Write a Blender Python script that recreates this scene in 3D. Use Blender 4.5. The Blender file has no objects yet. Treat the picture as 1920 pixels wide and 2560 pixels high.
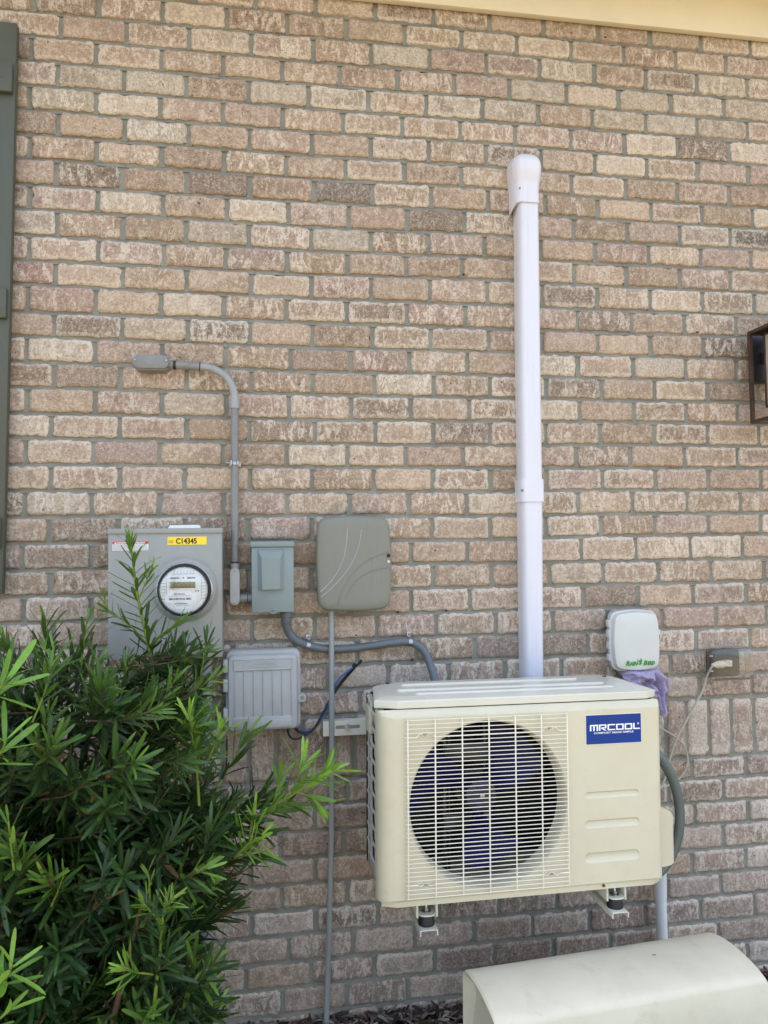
import bpy, bmesh, math, random
from math import sin, cos, pi, radians as R_
from mathutils import Vector, Matrix, Quaternion, noise as mnoise

random.seed(7)
SC = bpy.context.scene
COL = SC.collection

# ------------------------------------------------------------------ camera, sky, sun, exposure
CAM_P = (0.72675, -2.54418, 1.50477)
YAW, PITCH, ROLL, FPX = 0.15912, 0.04732, -0.01264, 1923.0      # the focal length in pixels of a 1920 x 2560 frame
_f = Vector((sin(YAW)*cos(PITCH), cos(YAW)*cos(PITCH), sin(PITCH)))
_r0 = Vector((cos(YAW), -sin(YAW), 0)); _u0 = _r0.cross(_f)
_r = cos(ROLL)*_r0 + sin(ROLL)*_u0
_u = -sin(ROLL)*_r0 + cos(ROLL)*_u0
cam = bpy.data.cameras.new('camera'); camo = bpy.data.objects.new('camera', cam); COL.objects.link(camo)
cam.sensor_fit = 'VERTICAL'; cam.sensor_height = 36.0; cam.lens = 36.0*FPX/2560.0
cam.clip_start = 0.02; cam.clip_end = 500
m = Matrix.Identity(4)
for i in range(3):
    m[i][0], m[i][1], m[i][2], m[i][3] = _r[i], _u[i], -_f[i], CAM_P[i]
camo.matrix_world = m
SC.camera = camo

SUN_EL, SUN_AZ = 74.0, 14.0            # the sun stands behind the house, a little to the right
world = bpy.data.worlds.new('World'); SC.world = world; world.use_nodes = True
nt = world.node_tree; nt.nodes.clear()
sky = nt.nodes.new('ShaderNodeTexSky'); sky.sky_type = 'NISHITA'; sky.sun_disc = False
sky.sun_elevation = R_(SUN_EL); sky.sun_rotation = R_(SUN_AZ)
sky.air_density = 1.0; sky.dust_density = 2.5; sky.ozone_density = 1.0
hs = nt.nodes.new('ShaderNodeHueSaturation'); hs.inputs['Saturation'].default_value = 0.78
bg = nt.nodes.new('ShaderNodeBackground'); bg.inputs['Strength'].default_value = 0.15
wo = nt.nodes.new('ShaderNodeOutputWorld')
nt.links.new(sky.outputs[0], hs.inputs['Color']); nt.links.new(hs.outputs[0], bg.inputs[0]); nt.links.new(bg.outputs[0], wo.inputs[0])
sl = bpy.data.lights.new('sun', 'SUN'); sl.energy = 2.5; sl.angle = R_(0.5); sl.color = (1.0, 0.94, 0.86)
so = bpy.data.objects.new('sun', sl); COL.objects.link(so)
sd = Vector((sin(R_(SUN_AZ))*cos(R_(SUN_EL)), cos(R_(SUN_AZ))*cos(R_(SUN_EL)), sin(R_(SUN_EL))))
so.rotation_euler = sd.to_track_quat('Z', 'Y').to_euler(); so.location = sd*12
vs = SC.view_settings
vs.view_transform = 'Standard'; vs.look = 'None'; vs.gamma = 1.0; vs.use_curve_mapping = False
vs.exposure = 1.98
SC.cycles.max_bounces = 8

def at(vx, vy, Y):
    """world point on the plane Y seen at (vx, vy) of a 1659 x 2212 copy of the frame (used to take measurements)"""
    x, y = vx*1920/1659, vy*1920/1659
    d = _r*((x-960)/FPX) + _u*(-(y-1280)/FPX) + _f
    t = (Y-CAM_P[1])/d.y
    return Vector(CAM_P)+d*t
def project(p):
    d = Vector(p)-Vector(CAM_P); z = d.dot(_f)
    return (960+FPX*d.dot(_r)/z, 1280-FPX*d.dot(_u)/z, z)

# ------------------------------------------------------------------ materials
def lin(c):
    c = [v/255.0 for v in c]
    return tuple(v/12.92 if v <= 0.04045 else ((v+0.055)/1.055)**2.4 for v in c)
class NT:
    def __init__(s, mat): s.t = mat.node_tree; s.n = s.t.nodes; s.l = s.t.links
    def new(s, typ, **kw):
        n = s.n.new(typ)
        for k, v in kw.items(): setattr(n, k, v)
        return n
    def link(s, a, b): s.l.new(a, b)
    def noise(s, vec, scale, detail=4, rough=0.55, dist=0.0):
        n = s.new('ShaderNodeTexNoise'); n.inputs['Scale'].default_value = scale; n.inputs['Detail'].default_value = detail
        n.inputs['Roughness'].default_value = rough; n.inputs['Distortion'].default_value = dist
        if vec is not None: s.link(vec, n.inputs['Vector'])
        return n.outputs['Fac']
    def ramp(s, fac, a, b, lo=0.0, hi=1.0):
        n = s.new('ShaderNodeMapRange'); n.interpolation_type = 'SMOOTHSTEP'
        n.inputs['From Min'].default_value = a; n.inputs['From Max'].default_value = b
        n.inputs['To Min'].default_value = lo; n.inputs['To Max'].default_value = hi
        s.link(fac, n.inputs['Value']); return n.outputs['Result']
    def math(s, op, a, b=0.0):
        n = s.new('ShaderNodeMath', operation=op)
        for i, v in enumerate((a, b)):
            if isinstance(v, (int, float)): n.inputs[i].default_value = v
            else: s.link(v, n.inputs[i])
        return n.outputs[0]
    def mix(s, fac, a, b, mode='MIX'):
        n = s.new('ShaderNodeMix', data_type='RGBA', blend_type=mode)
        for sock, v in ((n.inputs['Factor'], fac), (n.inputs['A'], a), (n.inputs['B'], b)):
            if isinstance(v, (int, float)): sock.default_value = v
            elif isinstance(v, tuple): sock.default_value = (*v, 1.0)[:4]
            else: s.link(v, sock)
        return n.outputs['Result']
def base_mat(name):
    mt = bpy.data.materials.new(name); mt.use_nodes = True
    q = NT(mt); b = q.n['Principled BSDF']
    return mt, q, b
def simple(name, rgb, rough=0.5, metal=0.0, var=0.10, scale=9.0, bump=0.0, bscale=300.0, dirt=None, dirt_amt=0.0, rvar=0.1, spec=0.5, streak=False):
    mt, q, b = base_mat(name)
    pos = q.new('ShaderNodeNewGeometry').outputs['Position']
    if streak:
        mp = q.new('ShaderNodeMapping'); mp.inputs['Scale'].default_value = (3.0, 3.0, 0.25); q.link(pos, mp.inputs['Vector']); v2 = mp.outputs[0]
    else: v2 = pos
    n1 = q.noise(v2, scale, 5, 0.6); n2 = q.noise(pos, scale*11, 3, 0.6)
    c = lin(rgb)
    dk = tuple(x*(1-var) for x in c); lt = tuple(min(1, x*(1+var*0.8)) for x in c)
    col = q.mix(q.ramp(n1, 0.3, 0.7), dk, lt)
    col = q.mix(q.math('MULTIPLY', q.ramp(n2, 0.35, 0.75), var*0.8), col, tuple(x*0.72 for x in c))
    if dirt:
        n3 = q.noise(v2, scale*2.3, 7, 0.7, 0.6)
        col = q.mix(q.math('MULTIPLY', q.ramp(n3, 0.52, 0.75), dirt_amt), col, lin(dirt))
    q.link(col, b.inputs['Base Color'])
    q.link(q.ramp(n1, 0.2, 0.8, max(0.03, rough-rvar), min(1, rough+rvar)), b.inputs['Roughness'])
    b.inputs['Metallic'].default_value = metal; b.inputs['Specular IOR Level'].default_value = spec
    if bump:
        bn = q.new('ShaderNodeBump'); bn.inputs['Strength'].default_value = bump; bn.inputs['Distance'].default_value = 0.002
        q.link(q.noise(pos, bscale, 3, 0.6), bn.inputs['Height']); q.link(bn.outputs[0], b.inputs['Normal'])
    return mt
def brick_mat(name, single):
    mt, q, b = base_mat(name)
    geo = q.new('ShaderNodeNewGeometry')
    if single:
        oi = q.new('ShaderNodeObjectInfo'); tint = oi.outputs['Color']; rnd = oi.outputs['Random']
    else:
        a = q.new('ShaderNodeAttribute', attribute_name='tint'); tint = a.outputs['Color']
        a2 = q.new('ShaderNodeAttribute', attribute_name='rnd'); rnd = a2.outputs['Fac']
    off = q.math('MULTIPLY', rnd, 37.0)
    cx = q.new('ShaderNodeCombineXYZ')
    for i in range(3): q.link(off, cx.inputs[i])
    va = q.new('ShaderNodeVectorMath', operation='ADD'); q.link(geo.outputs['Position'], va.inputs[0]); q.link(cx.outputs[0], va.inputs[1]); P = va.outputs[0]
    mp = q.new('ShaderNodeMapping'); mp.inputs['Scale'].default_value = (1.0, 1.0, 0.38); q.link(P, mp.inputs['Vector']); PS = mp.outputs[0]
    uv = q.new('ShaderNodeUVMap'); uv.uv_map = 'UVMap'
    sx = q.new('ShaderNodeSeparateXYZ'); q.link(uv.outputs[0], sx.inputs[0])
    du = q.math('ABSOLUTE', q.math('SUBTRACT', sx.outputs[0], 0.5)); dv = q.math('ABSOLUTE', q.math('SUBTRACT', sx.outputs[1], 0.5))
    # distance to the brick's edge in metres
    eu = q.math('MULTIPLY', q.math('SUBTRACT', 0.5, du), 0.193); ev = q.math('MULTIPLY', q.math('SUBTRACT', 0.5, dv), 0.071)
    edge = q.math('MINIMUM', eu, ev)
    edge = q.math('ADD', edge, q.math('MULTIPLY', q.math('SUBTRACT', q.noise(P, 55, 4, 0.6), 0.5), 0.022))
    big = q.noise(P, 19, 6, 0.70, 0.6); mid = q.noise(P, 110, 6, 0.74); fine = q.noise(P, 330, 4, 0.8); grain = q.noise(P, 760, 2, 0.7)
    strk = q.noise(PS, 42, 6, 0.74, 1.0)
    dark = q.mix(1.0, tint, (0.58, 0.555, 0.54), 'MULTIPLY')
    light = q.mix(0.75, tint, (0.76, 0.665, 0.545))
    sel2 = q.math('FRACT', q.math('MULTIPLY', rnd, 13.7))
    core = q.ramp(edge, 0.002, 0.020, 0.25, 1.0)
    col = q.mix(q.math('MULTIPLY', core, q.math('MULTIPLY', q.ramp(big, 0.40, 0.60, 0, 1.0), q.ramp(sel2, 0.0, 1.0, 0.30, 1.0))), tint, dark)
    sel3 = q.math('FRACT', q.math('MULTIPLY', rnd, 29.3))
    col = q.mix(q.math('MULTIPLY', q.ramp(strk, 0.49, 0.58, 0, 1.0), q.ramp(sel3, 0.0, 1.0, 0.20, 1.0)), col, light)
    # pale rims on some bricks
    rimsel = q.ramp(q.math('FRACT', q.math('MULTIPLY', rnd, 7.31)), 0.40, 0.95)
    rim = q.math('MULTIPLY', q.ramp(edge, 0.002, 0.017, 1, 0), rimsel)
    col = q.mix(rim, col, light)
    # sandy speckle
    col = q.mix(q.ramp(mid, 0.49, 0.62, 0, 0.70), col, dark)
    col = q.mix(q.ramp(mid, 0.465, 0.36, 0, 0.65), col, light)
    col = q.mix(q.ramp(fine, 0.52, 0.66, 0, 0.60), col, light)
    col = q.mix(q.ramp(fine, 0.48, 0.34, 0, 0.75), col, q.mix(1.0, dark, (0.75, 0.70, 0.66), 'MULTIPLY'))
    col = q.mix(q.ramp(grain, 0.58, 0.75, 0, 0.5), col, tuple(v for v in (0.20, 0.155, 0.12)))
    # small red chips and dark pits
    chip = q.noise(P, 62, 3, 0.5); chs = q.noise(P, 7, 2, 0.5)
    col = q.mix(q.math('MULTIPLY', q.ramp(chip, 0.70, 0.73), q.ramp(chs, 0.48, 0.56)), col, (0.13, 0.05, 0.035))
    q.link(col, b.inputs['Base Color']); b.inputs['Roughness'].default_value = 0.92; b.inputs['Specular IOR Level'].default_value = 0.25
    hgt = q.math('ADD', q.math('MULTIPLY', mid, 1.0), q.math('ADD', q.math('MULTIPLY', fine, 0.55), q.math('MULTIPLY', big, 0.8)))
    bn = q.new('ShaderNodeBump'); bn.inputs['Strength'].default_value = 0.75; bn.inputs['Distance'].default_value = 0.0035
    q.link(hgt, bn.inputs['Height']); q.link(bn.outputs[0], b.inputs['Normal'])
    return mt
def leaf_mat(name, single):
    mt, q, b = base_mat(name)
    if single: tint = q.new('ShaderNodeObjectInfo').outputs['Color']
    else: tint = q.new('ShaderNodeAttribute', attribute_name='tint').outputs['Color']
    pos = q.new('ShaderNodeNewGeometry').outputs['Position']
    col = q.mix(q.ramp(q.noise(pos, 60, 3), 0.3, 0.7), q.mix(1.0, tint, (0.8, 0.82, 0.75), 'MULTIPLY'), tint)
    uv = q.new('ShaderNodeUVMap'); uv.uv_map = 'UVMap'; sx = q.new('ShaderNodeSeparateXYZ'); q.link(uv.outputs[0], sx.inputs[0])
    rib = q.ramp(q.math('ABSOLUTE', q.math('SUBTRACT', sx.outputs[1], 0.5)), 0.03, 0.12, 0.35, 0.0)
    col = q.mix(rib, col, q.mix(0.5, tint, (0.20, 0.26, 0.08)))
    q.link(col, b.inputs['Base Color']); b.inputs['Roughness'].default_value = 0.38; b.inputs['Specular IOR Level'].default_value = 0.4
    tr = q.new('ShaderNodeBsdfTranslucent'); q.link(q.mix(0.3, col, (0.25, 0.40, 0.03)), tr.inputs[0])
    mx = q.new('ShaderNodeMixShader'); mx.inputs[0].default_value = 0.28
    out = q.n['Material Output']; q.link(b.outputs[0], mx.inputs[1]); q.link(tr.outputs[0], mx.inputs[2]); q.link(mx.outputs[0], out.inputs[0])
    return mt
def clear_mat(name, tint, refl=0.10):
    mt, q, b = base_mat(name)
    q.n.remove(b)
    t = q.new('ShaderNodeBsdfTransparent'); t.inputs[0].default_value = (*tint, 1)
    g = q.new('ShaderNodeBsdfGlossy'); g.inputs['Roughness'].default_value = 0.06
    lw = q.new('ShaderNodeLayerWeight'); lw.inputs[0].default_value = 0.35
    f = q.math('ADD', q.math('MULTIPLY', q.math('POWER', lw.outputs['Facing'], 1.5), 0.9), refl)
    mx = q.new('ShaderNodeMixShader'); q.link(f, mx.inputs[0]); q.link(t.outputs[0], mx.inputs[1]); q.link(g.outputs[0], mx.inputs[2])
    q.link(mx.outputs[0], q.n['Material Output'].inputs[0])
    return mt
def tint_mat(name, rough=0.9):
    mt, q, b = base_mat(name)
    tint = q.new('ShaderNodeAttribute', attribute_name='tint').outputs['Color']
    pos = q.new('ShaderNodeNewGeometry').outputs['Position']
    mp = q.new('ShaderNodeMapping'); mp.inputs['Scale'].default_value = (1, 1, 1); q.link(pos, mp.inputs['Vector'])
    col = q.mix(q.ramp(q.noise(mp.outputs[0], 240, 4, 0.7), 0.3, 0.7, 0.0, 0.6), tint, q.mix(1.0, tint, (0.45, 0.42, 0.40), 'MULTIPLY'))
    q.link(col, b.inputs['Base Color']); b.inputs['Roughness'].default_value = rough
    return mt

M = {}
M['brick'] = brick_mat('fired clay brick', True)
M['bricks'] = brick_mat('fired clay brick joined', False)
M['mortar'] = simple('grey mortar', (141, 138, 126), 0.95, var=0.16, scale=14, bump=0.8, bscale=420, dirt=(110, 106, 94), dirt_amt=0.5, spec=0.2)
M['shutter'] = simple('grey green shutter paint', (78, 81, 68), 0.5, var=0.10, scale=5, bump=0.15, bscale=120, streak=True, dirt=(60, 64, 55), dirt_amt=0.3)
M['frieze'] = simple('cream trim paint', (218, 206, 176), 0.5, var=0.05, scale=4, bump=0.1, bscale=200)
M['soffit'] = simple('white soffit vinyl', (214, 208, 192), 0.5, var=0.05, scale=4)
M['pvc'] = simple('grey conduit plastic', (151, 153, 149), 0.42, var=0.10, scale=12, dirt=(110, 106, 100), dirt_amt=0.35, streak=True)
M['pvc_dark'] = simple('darker grey conduit plastic', (128, 127, 123), 0.45, var=0.12, scale=14, dirt=(70, 66, 60), dirt_amt=0.4)
M['black'] = simple('black glue smear', (30, 28, 30), 0.5, var=0.2)
M['zinc'] = simple('zinc plated steel', (168, 170, 172), 0.34, 1.0, var=0.12, scale=60, rvar=0.1)
M['steel_dark'] = simple('dark steel', (120, 122, 126), 0.35, 1.0, var=0.15, scale=50)
M['chrome'] = simple('dark chrome ring', (120, 112, 108), 0.12, 1.0, var=0.1, scale=30, rvar=0.05)
M['rust'] = simple('rusty stain', (110, 48, 28), 0.8, var=0.3, scale=60)
M['meterbox'] = simple('grey green enamel', (150, 150, 143), 0.42, var=0.04, scale=6, bump=0.06, bscale=500, dirt=(126, 126, 114), dirt_amt=0.25, streak=True)
M['metal_ring'] = simple('brushed aluminium', (205, 212, 218), 0.28, 0.85, var=0.08, scale=25)
M['discbox'] = simple('blue grey enamel', (128, 140, 138), 0.40, var=0.05, scale=7, bump=0.05, bscale=500, dirt=(108, 112, 102), dirt_amt=0.3)
M['fiber'] = simple('olive grey plastic', (125, 125, 112), 0.52, var=0.05, scale=7, bump=0.25, bscale=600, dirt=(112, 110, 96), dirt_amt=0.35, streak=True)
M['cable'] = simple('pale grey weathered plastic', (172, 172, 168), 0.5, var=0.06, scale=10, bump=0.12, bscale=500, dirt=(140, 138, 134), dirt_amt=0.4)
M['white_duct'] = simple('white duct plastic', (214, 213, 219), 0.32, var=0.03, scale=5, dirt=(190, 184, 192), dirt_amt=0.3, streak=True)
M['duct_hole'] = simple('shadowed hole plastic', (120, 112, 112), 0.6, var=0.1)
M['ac'] = simple('beige powder coat', (205, 198, 171), 0.36, var=0.03, scale=7, bump=0.05, bscale=900, dirt=(186, 174, 142), dirt_amt=0.30)
M['ac_lid'] = simple('beige glossy lid coat', (206, 203, 187), 0.20, var=0.03, scale=7, dirt=(190, 182, 156), dirt_amt=0.2, rvar=0.06)
M['wire'] = simple('cream grille wire coat', (228, 223, 204), 0.35, var=0.04, scale=20)
M['guard'] = simple('grey cream coil guard plastic', (186, 184, 172), 0.45, var=0.06, scale=20)
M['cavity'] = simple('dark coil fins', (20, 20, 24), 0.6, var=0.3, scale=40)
M['blade'] = simple('navy fan plastic', (15, 18, 68), 0.45, var=0.12, scale=8, spec=0.2)
M['hub'] = simple('dusty navy hub plastic', (38, 36, 60), 0.45, var=0.2, scale=20, dirt=(90, 82, 78), dirt_amt=0.5)
M['galv'] = simple('galvanised sheet', (62, 64, 68), 0.45, 0.3, var=0.15, scale=30)
M['blue'] = simple('royal blue sticker', (8, 54, 128), 0.45, var=0.05, scale=9, spec=0.3)
M['white'] = simple('white print', (238, 238, 236), 0.5, var=0.02)
M['whitelabel'] = simple('white label paper', (226, 226, 222), 0.5, var=0.03)
M['ink'] = simple('black print', (26, 24, 24), 0.6, var=0.05)
M['inkgrey'] = simple('grey print', (110, 110, 112), 0.6, var=0.05)
M['yellow'] = simple('yellow label', (250, 214, 50), 0.45, var=0.04)
M['red'] = simple('red print', (190, 62, 58), 0.5, var=0.06)
M['lcd'] = simple('olive liquid crystal glass', (118, 106, 62), 0.25, var=0.12, scale=40)
M['lcd_seg'] = simple('lcd segment', (52, 46, 26), 0.4, var=0.1)
M['clear'] = clear_mat('clear polycarbonate', (0.90, 0.90, 0.89), 0.05)
M['glass'] = clear_mat('meter glass', (0.97, 0.97, 0.97), 0.09)
M['outlet'] = simple('dark grey outlet box', (58, 57, 54), 0.5, var=0.15, scale=30)
M['plug'] = simple('cream plug plastic', (210, 204, 184), 0.45, var=0.05)
M['cord'] = simple('grey cream cord', (172, 168, 152), 0.5, var=0.08)
M['irr'] = simple('pale grey controller plastic', (200, 201, 194), 0.38, var=0.03, scale=6)
M['green'] = simple('leaf green print', (42, 138, 46), 0.5, var=0.08)
M['towel'] = simple('lavender terry cloth', (180, 169, 196), 0.95, var=0.12, scale=40, bump=1.0, bscale=700, spec=0.1)
M['flex'] = simple('blue grey flexible conduit', (98, 103, 105), 0.45, var=0.10, scale=15, dirt=(84, 84, 84), dirt_amt=0.3)
M['flex_green'] = simple('grey green hose', (92, 100, 96), 0.45, var=0.10, scale=15, dirt=(80, 84, 80), dirt_amt=0.3)
M['wire_black'] = simple('black wire', (26, 27, 32), 0.4, var=0.1)
M['wire_blue'] = simple('dusty blue wire', (56, 92, 138), 0.45, var=0.15)
M['bracket'] = simple('cream bracket coat', (206, 204, 186), 0.4, var=0.06, scale=15, dirt=(170, 160, 130), dirt_amt=0.35)
M['rubber'] = simple('black rubber', (24, 26, 30), 0.55, var=0.1)
M['pvc_white'] = simple('white drain pipe plastic', (222, 222, 216), 0.38, var=0.05, scale=10, dirt=(178, 174, 160), dirt_amt=0.4, streak=True)
M['cover'] = simple('weathered ivory fibreglass', (208, 201, 176), 0.42, var=0.07, scale=5, bump=0.12, bscale=260, dirt=(180, 172, 146), dirt_amt=0.5)
M['bluespot'] = simple('blue paint drip', (96, 150, 160), 0.5, var=0.1)
M['lantern'] = simple('rust brown lantern metal', (80, 60, 50), 0.45, 0.3, var=0.2, scale=20)
M['frost'] = simple('frosted seeded glass', (178, 168, 158), 0.4, var=0.08, scale=30, bump=0.3, bscale=300)
M['lantern_dark'] = simple('dark bronze back plate', (40, 38, 40), 0.45, var=0.2)
M['leaf'] = leaf_mat('evergreen leaf', True)
M['leaves'] = leaf_mat('evergreen leaf joined', False)
M['bark'] = simple('brown bark', (98, 72, 52), 0.9, var=0.3, scale=40, bump=0.6, bscale=160)
M['twig'] = simple('green twig', (110, 126, 42), 0.6, var=0.2, scale=30)
M['chips'] = tint_mat('mulch chip')
M['soil'] = simple('dark mulch soil', (58, 50, 44), 0.98, var=0.35, scale=22, bump=1.0, bscale=90, spec=0.1)
M['sand'] = simple('sandy dry lawn', (146, 133, 108), 0.95, var=0.2, scale=3, bump=0.6, bscale=60, dirt=(112, 112, 70), dirt_amt=0.5, spec=0.1)
M['roof'] = simple('brown roof shingles', (96, 84, 74), 0.9, var=0.2, scale=8)

# ------------------------------------------------------------------ mesh builder
class B:
    def __init__(s): s.v = []; s.f = []
    def add(s, vs_, fs):
        o = len(s.v); s.v += [tuple(p) for p in vs_]; s.f += [tuple(i+o for i in f) for f in fs]; return s
    def box(s, x0, x1, y0, y1, z0, z1, r=0.0, seg=2):
        if r <= 0:
            return s.add([(x0,y0,z0),(x1,y0,z0),(x1,y1,z0),(x0,y1,z0),(x0,y0,z1),(x1,y0,z1),(x1,y1,z1),(x0,y1,z1)],
                         [(0,3,2,1),(4,5,6,7),(0,1,5,4),(1,2,6,5),(2,3,7,6),(3,0,4,7)])
        bm = bmesh.new(); bmesh.ops.create_cube(bm, size=1.0)
        for v in bm.verts:
            v.co = Vector(((x0+x1)/2+v.co.x*(x1-x0), (y0+y1)/2+v.co.y*(y1-y0), (z0+z1)/2+v.co.z*(z1-z0)))
        bmesh.ops.bevel(bm, geom=bm.edges[:], offset=r, segments=seg, profile=0.5, affect='EDGES')
        bm.verts.index_update()
        s.add([v.co[:] for v in bm.verts], [[v.index for v in f.verts] for f in bm.faces]); bm.free(); return s
    def loft(s, rings, cap0=True, cap1=True, closed=True):
        n = len(rings[0]); o = len(s.v)
        for r in rings: s.v += [tuple(p) for p in r]
        for k in range(len(rings)-1):
            for i in range(n if closed else n-1):
                j = (i+1) % n
                s.f.append((o+k*n+i, o+k*n+j, o+(k+1)*n+j, o+(k+1)*n+i))
        if cap0: s.f.append(tuple(o+i for i in reversed(range(n))))
        if cap1: s.f.append(tuple(o+(len(rings)-1)*n+i for i in range(n)))
        return s
    def panel(s, x0, x1, z0, z1, rc, layers, seg=5, bow=0.0, cap0=True, cap1=True):
        """rounded rectangle in XZ stacked along Y: layers = [(inset, y), ...]; bow bulges its sides outward"""
        rings = []
        for ins, y in layers:
            rings.append([(p[0], y, p[1]) for p in rrect(x0+ins, x1-ins, z0+ins, z1-ins, max(0.0005, rc-ins*0.6), seg, bow)])
        return s.loft(rings, cap0, cap1)
    def tube(s, pts, r, n=10, cap=True):
        pts = [Vector(p) for p in pts]; rs = r if isinstance(r, (list, tuple)) else [r]*len(pts)
        t0 = (pts[1]-pts[0]).normalized(); up = Vector((0,0,1)) if abs(t0.z) < 0.9 else Vector((1,0,0))
        nrm = t0.cross(up).normalized(); rings = []; pt = t0
        for i, p in enumerate(pts):
            t = (pts[min(i+1, len(pts)-1)]-pts[max(i-1, 0)])
            t = t.normalized() if t.length > 1e-9 else pt
            q = pt.rotation_difference(t); nrm = (q @ nrm).normalized(); pt = t
            bn = t.cross(nrm)
            rings.append([p+(nrm*cos(2*pi*k/n)+bn*sin(2*pi*k/n))*rs[i] for k in range(n)])
        return s.loft(rings, cap, cap)
    def lathe(s, cx, cz, prof, n=40, cap0=True, cap1=True):
        """axis along Y; prof = [(r, y), ...]"""
        return s.loft([[(cx+r*cos(2*pi*k/n), y, cz+r*sin(2*pi*k/n)) for k in range(n)] for r, y in prof], cap0, cap1)
    def lathez(s, cx, cy, prof, n=28):
        return s.loft([[(cx+r*cos(2*pi*k/n), cy+r*sin(2*pi*k/n), z) for k in range(n)] for r, z in prof])
    def poly(s, pts, y0, y1):
        """flat outline in XZ given thickness along Y"""
        return s.loft([[(x, y0, z) for x, z in pts], [(x, y1, z) for x, z in pts]])
def rrect(x0, x1, z0, z1, r, seg=5, bow=0.0):
    r = min(r, (x1-x0)/2-1e-4, (z1-z0)/2-1e-4); out = []
    for cx, cz, a0 in ((x1-r, z1-r, 0), (x0+r, z1-r, pi/2), (x0+r, z0+r, pi), (x1-r, z0+r, 1.5*pi)):
        for k in range(seg+1):
            a = a0+k/seg*pi/2; out.append((cx+r*cos(a), cz+r*sin(a)))
        if bow:
            nx = {0: (x0+r, z1-r), pi/2: (x0+r, z0+r), pi: (x1-r, z0+r), 1.5*pi: (x1-r, z1-r)}[a0]
            p = out[-1]; a = a0+pi/2
            q = (nx[0]+r*cos(a), nx[1]+r*sin(a))
            for k in range(1, 6):
                t = k/6; w = bow*4*t*(1-t)
                out.append((p[0]+(q[0]-p[0])*t+cos(a)*w, p[1]+(q[1]-p[1])*t+sin(a)*w))
    return out
def smooth(pts, n=8):
    pts = [Vector(p) for p in pts]; P = [pts[0]*2-pts[1]]+pts+[pts[-1]*2-pts[-2]]; out = []
    for i in range(1, len(P)-2):
        a, b, c, d = P[i-1:i+3]
        for k in range(n):
            t = k/n
            out.append(0.5*((2*b)+(c-a)*t+(2*a-5*b+4*c-d)*t*t+(3*b-a-3*c+d)*t**3))
    out.append(pts[-1]); return out

def link_obj(name, me, parent=None, pinv=True):
    o = bpy.data.objects.new(name, me); COL.objects.link(o)
    if parent is not None:
        o.parent = parent
        if pinv and parent.get('_w') is None and parent.type == 'EMPTY':
            o.matrix_parent_inverse = Matrix.Translation(-parent.location)
    return o
def finish(me, mat, angle=40):
    bm = bmesh.new(); bm.from_mesh(me); bmesh.ops.recalc_face_normals(bm, faces=bm.faces[:]); bm.to_mesh(me); bm.free()
    if angle:
        me.shade_smooth(); me.set_sharp_from_angle(angle=R_(angle))
    me.materials.append(mat)
def mk(name, b, mat, parent=None, angle=40, pinv=True):
    me = bpy.data.meshes.new(name)
    if parent is None:
        xs = [v[0] for v in b.v]; ys = [v[1] for v in b.v]; zs = [v[2] for v in b.v]
        c = Vector(((min(xs)+max(xs))/2, (min(ys)+max(ys))/2, min(zs)))
        b.v = [tuple(Vector(v)-c) for v in b.v]
    me.from_pydata(b.v, [], b.f); finish(me, mat, angle)
    o = link_obj(name, me, parent, pinv)
    if parent is None: o.location = c
    return o
def tag(o, label, cat, group=None):
    o['label'] = label; o['category'] = cat
    if group: o['group'] = group
    return o
def thing(name, label, cat, loc, group=None):
    o = bpy.data.objects.new(name, None); COL.objects.link(o); o.location = loc; o.empty_display_size = 0.05
    return tag(o, label, cat, group)
def text(name, body, size, mat, x, y, z, parent, sx=1.0, shear=0.0, align='LEFT', bold=0.0, ext=0.0002, pinv=True, spacing=1.0):
    cu = bpy.data.curves.new(name, 'FONT'); cu.body = body; cu.size = size; cu.shear = shear; cu.align_x = align
    cu.extrude = ext; cu.offset = bold; cu.space_character = spacing; cu.resolution_u = 3
    ob = bpy.data.objects.new(name, cu); COL.objects.link(ob)
    bpy.context.view_layer.update()
    me = bpy.data.meshes.new_from_object(ob.evaluated_get(bpy.context.evaluated_depsgraph_get()))
    bpy.data.objects.remove(ob)
    for v in me.vertices:
        v.co = Vector((x+v.co.x*sx, y-v.co.z, z+v.co.y))
    me.materials.clear(); me.materials.append(mat)
    return link_obj(name, me, parent, pinv)
def screw(b, x, y, z, r=0.004, h=0.003):
    b.lathe(x, z, [(r, y+0.001), (r, y-h*0.5), (r*0.75, y-h), (r*0.3, y-h*1.05)], 12)

# ------------------------------------------------------------------ ground
def sheet(name, x0, x1, y0, y1, z, mat, nx=2, ny=2, amp=0.0):
    b = B(); o = []
    for j in range(ny+1):
        for i in range(nx+1):
            x = x0+(x1-x0)*i/nx; y = y0+(y1-y0)*j/ny
            o.append((x, y, z+amp*mnoise.noise(Vector((x*5, y*5, 0)))))
    b.add(o, [(j*(nx+1)+i, j*(nx+1)+i+1, (j+1)*(nx+1)+i+1, (j+1)*(nx+1)+i) for j in range(ny) for i in range(nx)])
    me = bpy.data.meshes.new(name); me.from_pydata(b.v, [], b.f); me.materials.append(mat); me.shade_smooth()
    ob = link_obj(name, me); ob['kind'] = 'structure'; return ob
sheet('lawn', -150, 150, -150, 150, -0.03, M['sand'])
sheet('mulch_bed', -3.5, 6.0, -1.35, 0.05, -0.012, M['soil'], 120, 24, 0.008)

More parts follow.
